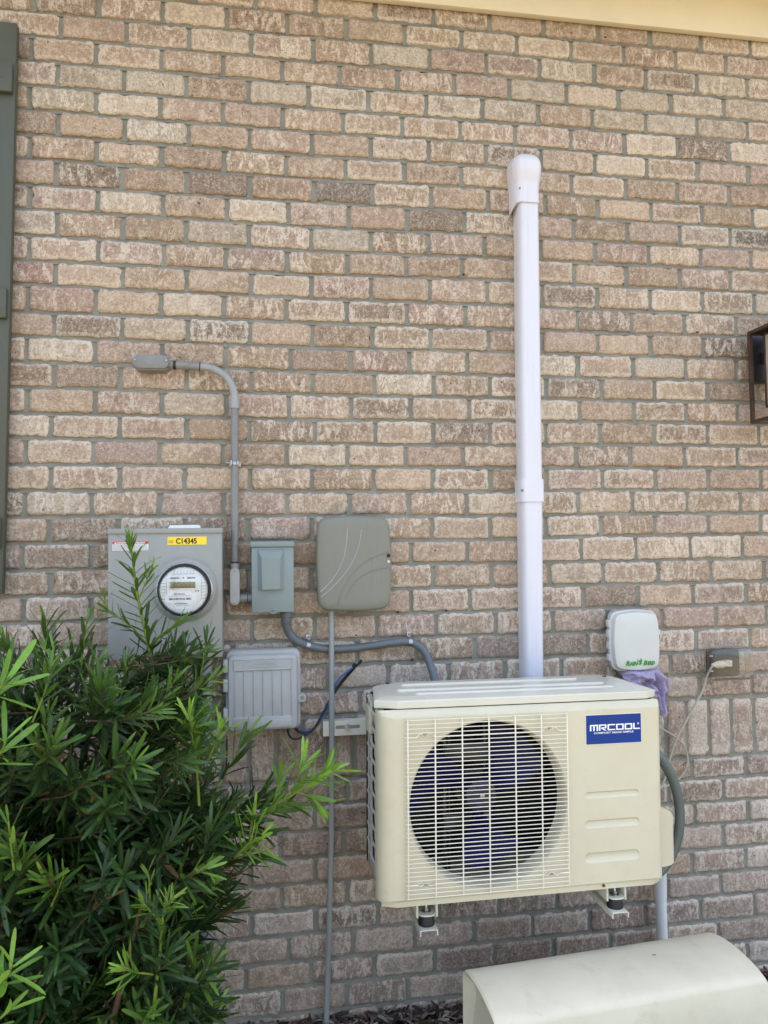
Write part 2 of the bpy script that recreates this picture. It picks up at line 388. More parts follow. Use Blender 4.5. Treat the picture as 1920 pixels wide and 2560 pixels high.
# ------------------------------------------------------------------ brick wall
H = 0.08175; G = 3.25; SOLD = 0.2026; JT, JB = 0.0145, 0.0120
RX = [-0.01, 0.93, 1.48, 1.96]
RES = {0:(0,1,5,2),1:(1,-4,4,-1),2:(1,-1,2,-2),3:(2,-4,-1,0),4:(3,-4,3,-5),5:(3,-5,1,-5),6:(5,-2,3,-6),7:(2,-2,1,-2),8:(4,-4,1,-2),9:(2,-6,1,1),10:(1,-4,5,0),
       11:(5,-5,-3,-4),12:(-1,-5,-4,-5),13:(2,-8,-4,-5),14:(3,-7,-5,-5),15:(4,-3,-2,-2),16:(3,-6,-1,1),17:(7,-4,-5,2),18:(4,0,0,2),19:(4,1,-1,4),20:(2,2,-2,2),21:(2,0,-3,6)}
SBR = [(-4,-5),(-1,2),(-1,3),(-3,6),(-2,2),(-1,1),(2,2),(0,0),(2,1),(0,0),(0,0)]
def jz(j, X):
    w = 0.0012*mnoise.noise(Vector((X*3.1, j*7.7, 3.3)))
    if j in RES:
        r = RES[j]
        if X <= RX[0]: d = r[0]
        elif X >= RX[-1]: d = r[-1]
        else:
            for k in range(3):
                if RX[k] <= X <= RX[k+1]:
                    t = (X-RX[k])/(RX[k+1]-RX[k]); d = r[k]*(1-t)+r[k+1]*t; break
        w += d*0.001
    return G-j*H+w
def sz(k, X):
    r = SBR[k]; t = min(1, max(0, (X-0.8)/1.4))
    return G-28*H-SOLD-k*H+0.001*(r[0]*(1-t)+r[1]*t)+0.001*mnoise.noise(Vector((X*3.1, k*5.1, 9.3)))
HEADS = {-2:[1.128,1.334,2.147,2.35,2.552],-1:[0.012,0.213,0.415,1.026,1.23,1.433,2.043,2.246,2.447],0:[0.095,0.3,1.111,1.317,2.126,2.329,2.532],1:[0.006,0.205,0.411,1.003,1.203,1.405,2.017,2.224,2.435],2:[0.086,0.292,1.1,1.303,2.121,2.324,2.528],3:[0.002,0.205,0.407,1.012,1.218,1.422,2.036,2.242,2.449],4:[0.09,0.295,1.106,1.309,2.119,2.32,2.523],5:[0.002,0.207,0.411,1.018,1.222,1.425,2.034,2.237,2.443],6:[0.084,0.288,1.111,1.315,2.131,2.331,2.535],7:[0.004,0.211,0.417,1.027,1.229,1.432,2.036,2.241,2.442],8:[0.088,0.29,1.101,1.303,2.117,2.32,2.523],9:[0.005,0.214,0.419,1.022,1.223,1.423,2.029,2.236,2.437],10:[0.084,0.291,1.101,1.305,2.119,2.322,2.53],11:[0.001,0.207,0.41,1.018,1.224,1.429,2.044,2.249,2.453],12:[0.082,0.289,1.105,1.305,2.114,2.32],13:[-0.001,0.205,0.414,1.029,1.231,1.434,2.045,2.25,2.45],14:[0.081,0.285,1.109,1.313,2.125,2.331,2.534],15:[0.001,0.208,0.413,1.029,1.233,1.437,2.044,2.246,2.448],16:[0.075,0.283,1.11,1.309,2.119,2.325,2.53],17:[0.0,0.202,0.406,1.014,1.213,1.413,2.024,2.233,2.441],18:[0.075,0.283,1.102,1.304,2.118,2.324,2.531],19:[-0.001,0.198,0.405,1.02,1.221,1.422,2.029,2.237,2.445],20:[0.071,0.279,1.3,2.111,2.317,2.524],21:[0.197,1.225,1.422,2.036,2.244,2.448],22:[2.118,2.322,2.53],23:[2.038,2.249,2.456],24:[2.127,2.335],25:[2.256,2.465],26:[2.154],27:[2.264,2.466],
         100:[1.003,2.224,2.433],101:[0.895,2.133,2.341],102:[0.989,2.229,2.434],103:[0.688,0.896,2.335],104:[0.789,0.999],105:[0.692,0.897,1.1],106:[0.808,1.017],107:[0.672,0.88,1.086],108:[0.788,0.994],109:[0.69]}
XA, XB = -2.6, 4.9
def fill_heads(known, pitch=0.2032):
    hs_ = [known[0]]
    for a, b in zip(known, known[1:]):
        n = max(1, round((b-a)/pitch))
        for k in range(1, n+1): hs_.append(a+(b-a)*k/n+(random.uniform(-.004, .004) if k < n else 0))
    while hs_[0] > XA: hs_.insert(0, hs_[0]-pitch+random.uniform(-.004, .004))
    while hs_[-1] < XB: hs_.append(hs_[-1]+pitch+random.uniform(-.004, .004))
    return hs_
BR = []       # (cx, cz, length, height, row)
HJ = []       # head joints for the mortar
for r in list(range(-2, 28))+list(range(100, 110)):
    hh = fill_heads(HEADS[r])
    top = (lambda X, r=r: jz(r, X)) if r < 100 else (lambda X, r=r: sz(r-100, X))
    bot = (lambda X, r=r: jz(r+1, X)) if r < 100 else (lambda X, r=r: sz(r-99, X))
    for a, b in zip(hh, hh[1:]):
        c = (a+b)/2
        BR.append((c, (top(c)+bot(c))/2, b-a-JT+random.uniform(-.002, .0015), top(c)-bot(c)-JB+random.uniform(-.0015, .001), r, 0, math.atan2((top(b)+bot(b)-top(a)-bot(a))/2, b-a)))
    for a in hh: HJ.append((a, top(a), bot(a)))
hh = fill_heads([0.772, 0.858, 0.942, 1.027, 2.13, 2.21, 2.295, 2.381, 2.47], 0.0845)
for a, b in zip(hh, hh[1:]):
    c = (a+b)/2; zt, zb = jz(28, c), sz(0, c)
    BR.append((c, (zt+zb)/2, b-a-JT+random.uniform(-.003, .001), zt-zb-JB+random.uniform(-.004, .001), 28, 1, random.uniform(-.006, .006)))
for a in hh: HJ.append((a, jz(28, a), sz(0, a)))

def brick_shape(seed, upright=False):
    """unit brick: an uneven outline with worn arrises, 0..1 front uv"""
    rg = random.Random(seed)
    L, Hh = (0.193, 0.0712) if not upright else (0.074, 0.190)
    nx, nz = (12, 5) if not upright else (5, 12)
    cr = rg.uniform(0.004, 0.0085)
    pts = []
    def side(p, q, n):
        for k in range(n):
            t = k/n; pts.append([p[0]+(q[0]-p[0])*t, p[1]+(q[1]-p[1])*t])
    a, b = L/2, Hh/2
    side((-a+cr, -b), (a-cr, -b), nx); side((a-cr, -b), (a, -b+cr), 1)
    side((a, -b+cr), (a, b-cr), nz); side((a, b-cr), (a-cr, b), 1)
    side((a-cr, b), (-a+cr, b), nx); side((-a+cr, b), (-a, b-cr), 1)
    side((-a, b-cr), (-a, -b+cr), nz); side((-a, -b+cr), (-a+cr, -b), 1)
    n = len(pts)
    for p in pts:
        p[0] += rg.gauss(0, 0.0016); p[1] += rg.gauss(0, 0.0016)
    for _ in range(rg.choice((0, 1, 2, 3))):
        p = pts[rg.randrange(n)]; p[0] *= 0.985; p[1] *= 0.955
    v, uv = [], []
    def ring(ins, y, jit):
        for x, z in pts:
            d = math.hypot(x, z)
            sx_ = 1-ins/a; sz_ = 1-ins/b
            v.append((x*sx_/L, y+rg.uniform(-jit, jit), z*sz_/Hh)); uv.append((x*sx_/L+.5, z*sz_/Hh+.5))
    ring(0.0, 0.045, 0); ring(0.0, 0.0045, 0.001); ring(0.0035, 0.0004, 0.0008); ring(0.011, -0.0006, 0.0008)
    f = [(k*n+i, k*n+(i+1) % n, (k+1)*n+(i+1) % n, (k+1)*n+i) for k in range(3) for i in range(n)]
    f.append(tuple(3*n+i for i in range(n)))
    return v, f, uv
SHAPES = [brick_shape(s) for s in range(28)]; USHAPES = [brick_shape(100+s, True) for s in range(8)]
def brick_mesh(sh):
    me = bpy.data.meshes.new('brick'); me.from_pydata(sh[0], [], sh[1])
    ul = me.uv_layers.new(name='UVMap')
    for l in me.loops: ul.data[l.index].uv = sh[2][l.vertex_index]
    finish(me, M['brick'], 50); return me
BMS = [brick_mesh(s) for s in SHAPES]; UBMS = [brick_mesh(s) for s in USHAPES]

PAL0 = [(178,158,140),(171,149,132),(162,142,125),(186,167,150),(154,136,121),(193,177,161)]
PAL = [((184,161,137), 6), ((177,153,130), 6), ((193,170,145), 5), ((168,145,121), 5), ((184,160,140), 4), ((178,155,139), 3), ((203,185,162), 3), ((158,138,118), 2), ((144,126,109), 1)]
POOL = [c for c, n in PAL for _ in range(n)]
# bricks that stand out in the photograph: (view x, view y) -> colour
SPECIAL = {(1620,512):(112,104,98),(740,412):(128,116,106),(340,275):(222,208,186),(865,118):(224,212,190),(590,195):(222,206,182),(1280,640):(150,130,114),(140,640):(202,166,150),(735,620):(206,170,152),
  (1550,168):(226,212,186),(1440,100):(204,186,158),(1160,195):(226,212,188),(1270,160):(216,198,170),(1350,205):(220,204,178),(1510,225):(228,214,190),(1610,235):(222,206,180),(1560,270):(216,200,174),(1420,265):(222,210,190),(1050,240):(222,208,184),(960,225):(222,206,180),(1310,255):(206,190,160),
  (190,160):(216,202,178),(190,220):(214,200,174),(335,180):(222,208,186),(90,580):(190,150,136),(1000,700):(200,166,146),(590,880):(196,160,142),(850,100):(220,208,184),(1400,500):(208,186,166),(1520,505):(212,192,172),
  (1350,560):(196,164,146),(1240,590):(190,160,142),(70,475):(206,188,166),(450,505):(216,200,176),(740,515):(218,204,182),(350,300):(210,194,170),(700,210):(220,206,182),(820,760):(192,160,142),(1075,750):(196,166,144),(1010,935):(160,138,120),(470,705):(140,124,108),(190,700):(150,130,112)}
spec = []
for (vx, vy), c in SPECIAL.items():
    p = at(vx, vy, 0.0); spec.append((p.x, p.z, tuple(v*0.60+0.30*t for v, t in zip(c, (182,163,142)))))
rg = random.Random(21)
def tint_of(cx, cz, l, h):
    for x, z, c in spec:
        if abs(x-cx) < l/2 and abs(z-cz) < h/2+.004: return lin(c)
    c = rg.choice(POOL); k = rg.uniform(0.91, 1.06)
    if rg.random() < min(0.85, max(0, (1.30-cz)/0.5)): c = rg.choice(PAL0)      # bricks near the ground are greyer, bloomed with salts
    return tuple(min(0.9, v*k) for v in lin(c))
wall = thing('brick_wall', 'tan and cream brick house wall laid in grey mortar with one upright soldier course', 'wall', (1.3, 0.0, 0.0))
def in_view(b):
    x, y, z = project((b[0], 0, b[1]))
    if not (-40 < x < 1960 and -30 < y < 2590): return -1
    ex = min(1.0, (min(1920, x+b[2]*FPX/z/2)-max(0, x-b[2]*FPX/z/2))/(b[2]*FPX/z))
    ey = min(1.0, (min(2560, y+b[3]*FPX/z/2)-max(0, y-b[3]*FPX/z/2))/(b[3]*FPX/z))
    a = b[2]*b[3]*(FPX/z)**2*max(0, ex)*max(0, ey)
    if 940 < x < 1650 and 1760 < y < 2230: a *= 0.02       # behind the outdoor unit
    if x < 560 and y > 1640: a *= 0.10                     # behind the shrub
    if x > 1170 and y > 2430: a *= 0.1
    if 270 < x < 545 and 1340 < y < 1640: a *= 0.1
    if 795 < x < 970 and 1300 < y < 1520: a *= 0.3
    return a
order = sorted(range(len(BR)), key=lambda i: -in_view(BR[i]))
singles = set(order[:300])
jv, jf, juv, jt, jr = [], [], [], [], []
for i, b in enumerate(BR):
    cx, cz, L, Hh, row, up, ang = b
    c = tint_of(cx, cz, L, Hh)
    sh_i = rg.randrange(len(USHAPES if up else SHAPES)); flip = rg.choice((1, -1)); py = rg.gauss(0, 0.0011)
    rot = Matrix.Rotation(-ang+rg.gauss(0, 0.0018), 4, 'Y') @ Matrix.Rotation(rg.gauss(0, 0.006), 4, 'Z') @ Matrix.Rotation(rg.gauss(0, 0.006), 4, 'X')
    mtx = Matrix.Translation((cx, py, cz)) @ rot @ Matrix.Rotation(0 if flip > 0 else pi, 4, 'Y') @ Matrix.Diagonal((L, 1, Hh, 1))
    if i in singles:
        o = link_obj('brick', (UBMS if up else BMS)[sh_i], wall)
        o.matrix_basis = mtx; o.color = (*c, 1)
    elif cz > -0.1:
        v, f, uv = (USHAPES if up else SHAPES)[sh_i]; off = len(jv); rr = rg.random()
        for p, w in zip(v, uv):
            jv.append(tuple(mtx @ Vector(p))); juv.append(w); jt.append(c); jr.append(rr)
        jf += [tuple(q+off for q in ff) for ff in f]
me = bpy.data.meshes.new('brick_remainder'); me.from_pydata(jv, [], jf)
ul = me.uv_layers.new(name='UVMap')
for l in me.loops: ul.data[l.index].uv = juv[l.vertex_index]
at_ = me.attributes.new('tint', 'FLOAT_COLOR', 'POINT'); at_.data.foreach_set('color', [w for c in jt for w in (*c, 1.0)])
ar = me.attributes.new('rnd', 'FLOAT', 'POINT'); ar.data.foreach_set('value', jr)
finish(me, M['bricks'], 50)
o = link_obj('bricks', me, wall); o['kind'] = 'stuff'
# mortar: tooled concave bed joints and head joints in front of a backing
mb = B()
mb.box(XA-2.0, XB+2.4, 0.030, 0.16, -0.25, 3.62)
NS = 150
def strip(fn_z, half):
    prof = [(-1, 0.000), (-0.72, 0.0022), (-0.3, 0.0050), (0.25, 0.0072), (0.72, 0.0070), (1, 0.004)]
    rings = []
    for k in range(NS+1):
        X = XA+(XB-XA)*k/NS; z = fn_z(X); w = half*(1+0.14*mnoise.noise(Vector((X*19, z*31, 1))))
        rings.append([(X, y+0.0028+0.0012*mnoise.noise(Vector((X*40, z*40, q*9))), z+q*w) for q, y in prof])
    n = len(prof); o_ = len(mb.v)
    for r in rings: mb.v += r
    for k in range(NS):
        for i in range(n-1): mb.f.append((o_+k*n+i, o_+k*n+i+1, o_+(k+1)*n+i+1, o_+(k+1)*n+i))
for j in range(-2, 29): strip(lambda X, j=j: jz(j, X), 0.0095)
for k in range(0, 10): strip(lambda X, k=k: sz(k, X), 0.0095)
for a, zt, zb in HJ:
    prof = [(-1, 0.002), (-0.6, 0.0042), (0, 0.0058), (0.6, 0.0042), (1, 0.002)]
    rings = []
    for k in range(5):
        z = zt-0.003+(zb-zt+0.006)*k/4
        rings.append([(a+q*0.0105, y+0.0028+0.001*mnoise.noise(Vector((a*40+q, z*50, 2))), z) for q, y in prof])
    o_ = len(mb.v)
    for r in rings: mb.v += r
    for k in range(4):
        for i in range(4): mb.f.append((o_+k*5+i, o_+k*5+i+1, o_+(k+1)*5+i+1, o_+(k+1)*5+i))
mk('mortar', mb, M['mortar'], wall, 60)

for vx, vy in ((860, 1323), (964, 1319), (890, 1425), (707, 1316), (1002, 592)):
    p = at(vx, vy, -0.002)
    mk('drill_hole', B().lathe(p.x, p.z, [(0.0034, 0.004), (0.0034, -0.0026), (0.0028, -0.0028)], 10), M['ink'], wall)
# ------------------------------------------------------------------ eave and roof
ev = thing('eave', 'cream painted frieze board and soffit along the top of the brick wall', 'eave', (1.3, -0.03, 3.38))
mk('frieze_board', B().box(-0.6, XB+3, -0.031, -0.006, 3.385, 3.575, 0.003), M['frieze'], ev)
mk('soffit_panel', B().box(XA-3.4, XB+3.5, -0.46, 0.02, 3.577, 3.60), M['soffit'], ev)
mk('fascia', B().box(XA-3.4, XB+3.5, -0.485, -0.462, 3.56, 3.74, 0.003), M['frieze'], ev)
rb = B(); rb.add([(XA-3.5,-0.56,3.745),(XB+3.6,-0.56,3.745),(XB+3.6,4.6,5.5),(XA-3.5,4.6,5.5),(XA-3.5,-0.56,3.765),(XB+3.6,-0.56,3.765),(XB+3.6,4.6,5.52),(XA-3.5,4.6,5.52)],
               [(0,3,2,1),(4,5,6,7),(0,1,5,4),(1,2,6,5),(2,3,7,6),(3,0,4,7)])
mk('roof', rb, M['roof'], ev)  # unseen roof slab, added so the house blocks the sun from behind

# ------------------------------------------------------------------ shutter at the left edge
sh = thing('window_shutter', 'grey green board and batten shutter on the brick wall at the left edge', 'shutter', (-0.045, -0.03, 1.38))
sh.rotation_euler = (0, R_(0.80), 0)
for k in range(3):
    mk('board', B().box(-0.4485+k*0.1345, -0.318+k*0.1345, -0.046, -0.018, 1.381, 3.174, 0.003), M['shutter'], sh)
for z in (2.94, 2.226, 1.52):
    bb = mk('batten', B().box(-0.444, -0.0545, -0.064, -0.0465, z, z+0.093, 0.003), M['shutter'], sh)
    sb_ = B(); screw(sb_, -0.0855, -0.064, z+0.046, 0.004, 0.002); mk('screw', sb_, M['shutter'], bb)

# ------------------------------------------------------------------ conduit run with its fittings
def cap_fitting(parent, x0, x1, z0, z1, y, mat_cover, mat_body, horizontal):
    r = min(x1-x0, z1-z0)/2
    mk('conduit_body', B().panel(x0+.002, x1-.002, z0-(.006 if horizontal else 0)+.002, z1-.004, r*0.9, [(0, 0.004), (0, y+0.010), (0.001, y+0.004)], 6), mat_body, parent)
    c = mk('cover_plate', B().panel(x0, x1, z0, z1, r, [(0.001, y+0.0038), (0, y+0.001), (0.001, y-0.002), (0.003, y-0.003)], 6), mat_cover, parent)
    for t in (0.0, 1.0):
        s_ = B()
        if horizontal: screw(s_, x0+0.008+(x1-x0-0.016)*t, y-0.003, (z0+z1)/2+0.004)
        else: screw(s_, (x0+x1)/2, y-0.003, z0+0.010+(z1-z0-0.020)*t)
        mk('screw', s_, M['zinc'], c)
cd = thing('wall_conduit', 'grey conduit bending from a wall fitting down into the disconnect box', 'conduit', (0.645, -0.03, 1.33))
cap_fitting(cd, 0.330, 0.442, 2.082, 2.126, -0.052, M['pvc_dark'], M['pvc_dark'], True)
mk('hub_end', B().tube([(0.440,-.030,2.101),(0.452,-.030,2.1)], 0.0145, 18), M['pvc_dark'], cd)
mk('coupling', B().tube([(0.4525,-.030,2.1),(0.490,-.030,2.099),(0.535,-.030,2.097)], [0.0128,0.0138,0.0138], 18), M['pvc_dark'], cd)
mk('glue_mark', B().tube([(0.4535,-.030,2.1),(0.461,-.030,2.1)], 0.0143, 18), M['black'], cd)
mk('glue_mark', B().tube([(0.5345,-.030,2.097),(0.5375,-.030,2.0968)], 0.0142, 18), M['black'], cd)
el = [(0.537,-.030,2.0967),(0.560,-.030,2.0945),(0.583,-.030,2.088),(0.605,-.030,2.076),(0.624,-.030,2.058),(0.637,-.030,2.036),(0.6435,-.030,2.012),(0.6455,-.030,1.985)]
mk('elbow', B().tube(smooth(el, 5), 0.0125, 18), M['pvc'], cd)
mk('coupling', B().tube([(0.6455,-.030,1.992),(0.6455,-.030,1.990),(0.6455,-.030,1.963)], [0.0143,0.0155,0.0155], 20), M['pvc'], cd)
mk('pipe', B().tube([(0.6455,-.030,1.966),(0.6450,-.029,1.72),(0.6443,-.030,1.468)], 0.0125, 18), M['pvc_dark'], cd)
mk('glue_mark', B().tube([(0.6443,-.030,1.468),(0.6443,-.030,1.462)], 0.0128, 16), M['black'], cd)
mk('hub_end', B().tube([(0.6443,-.030,1.463),(0.6443,-.030,1.445)], 0.0145, 18), M['pvc'], cd)
mk('hub_end', B().tube([(0.658,-.026,1.351),(0.684,-.026,1.351)], 0.0130, 18), M['pvc'], cd)
mk('coupling', B().tube([(0.6835,-.026,1.351),(0.703,-.026,1.351)], 0.0122, 18), M['pvc'], cd)
mk('glue_mark', B().tube([(0.6825,-.026,1.351),(0.6845,-.026,1.351)], 0.0134, 16), M['black'], cd)
cap_fitting(cd, 0.6285, 0.6605, 1.331, 1.449, -0.052, M['cable'], M['pvc'], False)
ps = mk('pipe_strap', B().tube([(0.6450,-.029,1.789),(0.6450,-.029,1.779)], 0.0142, 18).box(0.628, 0.664, -0.012, -0.004, 1.776, 1.792, 0.001), M['zinc'], cd)
mk('strap_bolt', B().tube([(0.615,-.040,1.785),(0.662,-.040,1.784)], 0.0022, 8).box(0.632, 0.637, -0.047, -0.033, 1.777, 1.793, .001).box(0.653, 0.658, -0.047, -0.033, 1.776, 1.792, .001), M['zinc'], ps)

# ------------------------------------------------------------------ meter enclosure
mt_ = thing('meter_box', 'large grey electric meter enclosure with round glass meter and yellow number label', 'meter box', (0.44, -0.07, 1.18))
mk('enclosure', B().box(0.2735, 0.6085, -0.128, -0.004, 1.18, 1.566, 0.002), M['meterbox'], mt_)
mk('lid_flange', B().box(0.2715, 0.6105, -0.1325, -0.004, 1.558, 1.5745, 0.0025), M['meterbox'], mt_)
mk('hub_plate', B().panel(0.44, 0.545, 1.565, 1.589, 0.012, [(0, -0.03), (0, -0.075), (0.004, -0.080)], 5), M['metal_ring'], mt_)
mk('raised_collar', B().lathe(0.4995, 1.391, [(0.103, -0.1285), (0.100, -0.1300), (0.095, -0.1385), (0.090, -0.1450), (0.080, -0.1470)], 64), M['meterbox'], mt_)
mr = mk('meter_ring', B().lathe(0.4990, 1.3875, [(0.080, -0.138), (0.0835, -0.142), (0.0835, -0.154), (0.080, -0.158), (0.0755, -0.158), (0.0755, -0.150)], 64, True, False), M['metal_ring'], mt_)
mk('gasket_reflection', B().lathe(0.4990, 1.3875, [(0.0800, -0.157), (0.0795, -0.1590), (0.0718, -0.1596), (0.0712, -0.148)], 64, True, False), M['ink'], mr)  # black gasket drawn wide, taking in the ring's dark reflection as colour
mk('meter_base', B().lathe(0.4985, 1.387, [(0.0715, -0.145), (0.0712, -0.160), (0.069, -0.163)], 64), M['metal_ring'], mt_)
MY = -0.1675
mf = mk('meter_face', B().lathe(0.4985, 1.387, [(0.0655, -0.163), (0.0655, -0.1668), (0.0648, MY)], 64), M['whitelabel'], mt_)
disp = mk('display', B().box(0.4590, 0.5325, MY-0.0022, MY-0.0002, 1.3935, 1.4125, 0.0008), M['lcd'], mf)
mk('display_frame', B().panel(0.4555, 0.5360, 1.3905, 1.4155, .002, [(0, MY-.0001), (0, MY-.0014)], 3), M['metal_ring'], mf)
SEG = {'4': 'bcfg', '0': 'abcdef', '2': 'abdeg', '1': 'bc'}
dg = B()
def digit(b, ch, x, z, w, h, t, y):
    q = {'a': (x, x+w, z+h-t, z+h), 'g': (x, x+w, z+h/2-t/2, z+h/2+t/2), 'd': (x, x+w, z, z+t), 'f': (x, x+t, z+h/2+t*.6, z+h-t*.1),
         'b': (x+w-t, x+w, z+h/2+t*.6, z+h-t*.1), 'e': (x, x+t, z+t*.1, z+h/2-t*.6), 'c': (x+w-t, x+w, z+t*.1, z+h/2-t*.6)}
    for s_ in SEG[ch]:
        a = q[s_]; sk = 0.12
        yy = y-0.00002*'abcdefg'.index(s_)
        b.add([(a[0]+(a[2]-z)*sk, yy, a[2]), (a[1]+(a[2]-z)*sk, yy, a[2]), (a[1]+(a[3]-z)*sk, yy, a[3]), (a[0]+(a[3]-z)*sk, yy, a[3])], [(0, 1, 2, 3)])
for k, ch in enumerate('40241'): digit(dg, ch, 0.4865+k*0.0085, 1.3962, 0.0062, 0.0132, 0.0013, MY-0.0024)
mk('display_digits', dg, M['lcd_seg'], mf, 0)['kind'] = 'stuff'
lp = mk('nameplate', B().poly([(0.4445,1.372),(0.452,1.378),(0.452,1.382),(0.520,1.382),(0.521,1.378),(0.5345,1.3745),(0.5345,1.352),(0.527,1.347),(0.521,1.330),(0.476,1.330),(0.468,1.347),(0.4445,1.352)], MY-0.0001, MY-0.0014), M['white'], mf)
text('lettering', 'FOCUS kWh', 0.0062, M['ink'], 0.486, MY-0.0018, 1.3745, mf, 1.0, 0, 'CENTER', 0.0001)
text('lettering', 'BRUNSWICK EMC', 0.0082, M['ink'], 0.4885, MY-0.0018, 1.3590, mf, 0.98, 0, 'CENTER', 0.00018)
tb = B()
for z, x0, x1, h in ((1.3700, .456, .515, .0012), (1.3492, .478, .498, .001), (1.3462, .470, .508, .0022), (1.3420, .476, .514, .0010)):
    x = x0
    while x < x1:
        w = random.uniform(0.0012, 0.0035); tb.add([(x, MY-.00165, z), (x+w, MY-.00165, z), (x+w, MY-.00165, z+h), (x, MY-.00165, z+h)], [(0, 1, 2, 3)]); x += w+random.uniform(.0006, .0014)
for x0, x1 in ((0.459, 0.484), (0.508, 0.531)):
    x = x0
    while x < x1:
        w = random.uniform(0.0004, 0.0012); tb.add([(x, MY-.0004, 1.4215), (x+w, MY-.0004, 1.4215), (x+w, MY-.0004, 1.4265), (x, MY-.0004, 1.4265)], [(0, 1, 2, 3)]); x += w+random.uniform(.0003, .0008)
tb.add([(0.4955, MY-.0004, 1.4225), (0.4995, MY-.0004, 1.4225), (0.4995, MY-.0004, 1.4265), (0.4955, MY-.0004, 1.4265)], [(0, 1, 2, 3)])
for x in (0.5335, 0.5405): tb.lathe(x, 1.3848, [(0.0022, MY), (0.0020, MY-.0008)], 10)
mk('small_print', tb, M['ink'], mf, 0)['kind'] = 'stuff'
gr_ = B()
for k in range(6):
    z = 1.3620+k*0.0092
    gr_.box(0.434, 0.447, MY-.0006, MY-.0001, z, z+.0010); gr_.box(0.550, 0.563, MY-.0006, MY-.0001, z, z+.0010)
for k in range(7): gr_.box(0.470+k*0.0095, 0.4706+k*0.0095, MY-.0006, MY-.0001, 1.437, 1.446)
gr_.box(0.468, 0.530, MY-.0007, MY-.0001, 1.4355, 1.4365); gr_.box(0.4475, 0.4483, MY-.0007, MY-.0001, 1.358, 1.42); gr_.box(0.549, 0.5498, MY-.0007, MY-.0001, 1.358, 1.42)
mk('face_ribs', gr_, M['inkgrey'], mf, 0)['kind'] = 'stuff'
mk('glass_dome', B().lathe(0.4985, 1.387, [(0.0705, -0.150), (0.0700, -0.184), (0.067, -0.1895), (0.060, -0.1915)], 64, False, True), M['glass'], mt_)
lab = mk('number_label', B().box(0.4465, 0.5625, -0.1292, -0.1281, 1.5235, 1.5480), M['yellow'], mt_)
text('lettering', 'C14345', 0.0228, M['ink'], 0.4710, -0.1296, 1.5275, lab, 0.86, 0, 'LEFT', 0.0007)
tb = B()
for z, x0, x1 in ((1.5345, .4495, .4635), (1.5295, .4495, .4545), (1.5295, .4565, .4605)):
    x = x0
    while x < x1: tb.add([(x, -.1296, z), (x+.0022, -.1296, z), (x+.0022, -.1296, z+.0022), (x, -.1296, z+.0022)], [(0, 1, 2, 3)]); x += .0029
mk('small_print', tb, M['ink'], lab, 0)['kind'] = 'stuff'
wl = mk('warning_label', B().box(0.2860, 0.3905, -0.1292, -0.1281, 1.5085, 1.5360), M['whitelabel'], mt_)
mk('red_band', B().box(0.2863, 0.3902, -0.1297, -0.1293, 1.5275, 1.5358), M['red'], wl)
text('lettering', 'DANGER', 0.0066, M['white'], 0.2985, -0.1301, 1.5290, wl, 1.0, 0, 'LEFT', 0.0002)
text('lettering', 'PELIGRO', 0.0066, M['white'], 0.3545, -0.1301, 1.5290, wl, 1.0, 0, 'LEFT', 0.0002)
for x in (0.2945, 0.3505): mk('warning_triangle', B().add([(x-.003, -.1301, 1.5290), (x+.003, -.1301, 1.5290), (x, -.1301, 1.5342)], [(0, 1, 2)]), M['white'], wl, 0)
tb = B()
for x0, x1 in ((.2880, .3350), (.3440, .3885)):
    for k in range(5):
        x = x0
        while x < x1-.004:
            w = random.uniform(.002, .006); z = 1.5110+k*.0032
            tb.add([(x, -.1296, z), (x+w, -.1296, z), (x+w, -.1296, z+.0012), (x, -.1296, z+.0012)], [(0, 1, 2, 3)]); x += w+.0012
mk('small_print', tb, M['inkgrey'], wl, 0)['kind'] = 'stuff'

rs_ = thing('riser_pipe', 'grey conduit running from the meter enclosure down the wall behind the shrub', 'conduit', (0.556, -0.04, 0.0))
mk('pipe', B().tube([(0.560,-.05,1.182),(0.557,-.045,1.0),(0.555,-.045,0.5),(0.553,-.045,-0.03)], 0.0165, 18), M['pvc'], rs_)
mk('pipe_strap', B().tube([(0.557,-.045,1.052),(0.557,-.045,1.044)], 0.0185, 18).box(0.534, 0.585, -0.010, -0.004, 1.040, 1.056, .001), M['zinc'], rs_)

# ------------------------------------------------------------------ disconnect box
db = thing('disconnect_box', 'small blue grey power disconnect box with raised door and pull ring', 'electrical box', (0.763, -0.05, 1.31))
mk('enclosure', B().box(0.6985, 0.8285, -0.093, -0.004, 1.313, 1.522, 0.002), M['discbox'], db)
mk('rain_hood', B().box(0.6940, 0.8310, -0.107, -0.003, 1.514, 1.5315, 0.0025), M['discbox'], db)
dr = mk('door', B().box(0.6980, 0.8285, -0.1000, -0.0935, 1.3095, 1.5135, 0.0018), M['discbox'], db)
b = B()
b.loft([[(0.7165,-.1002,1.3795),(0.7985,-.1002,1.3795),(0.7985,-.1002,1.506),(0.7165,-.1002,1.506)],
        [(0.7310,-.1175,1.3815),(0.7840,-.1175,1.3815),(0.7870,-.1230,1.480),(0.7285,-.1230,1.480)]], False, True)
mk('raised_bulge', b, M['discbox'], dr, 20)
rp = [(0.763+0.010*cos(a), -0.1035, 1.3125+0.006*sin(a)) for a in [k*2*pi/14 for k in range(15)]]
mk('pull_ring', B().tube(rp, 0.0018, 8, False), M['zinc'], dr)

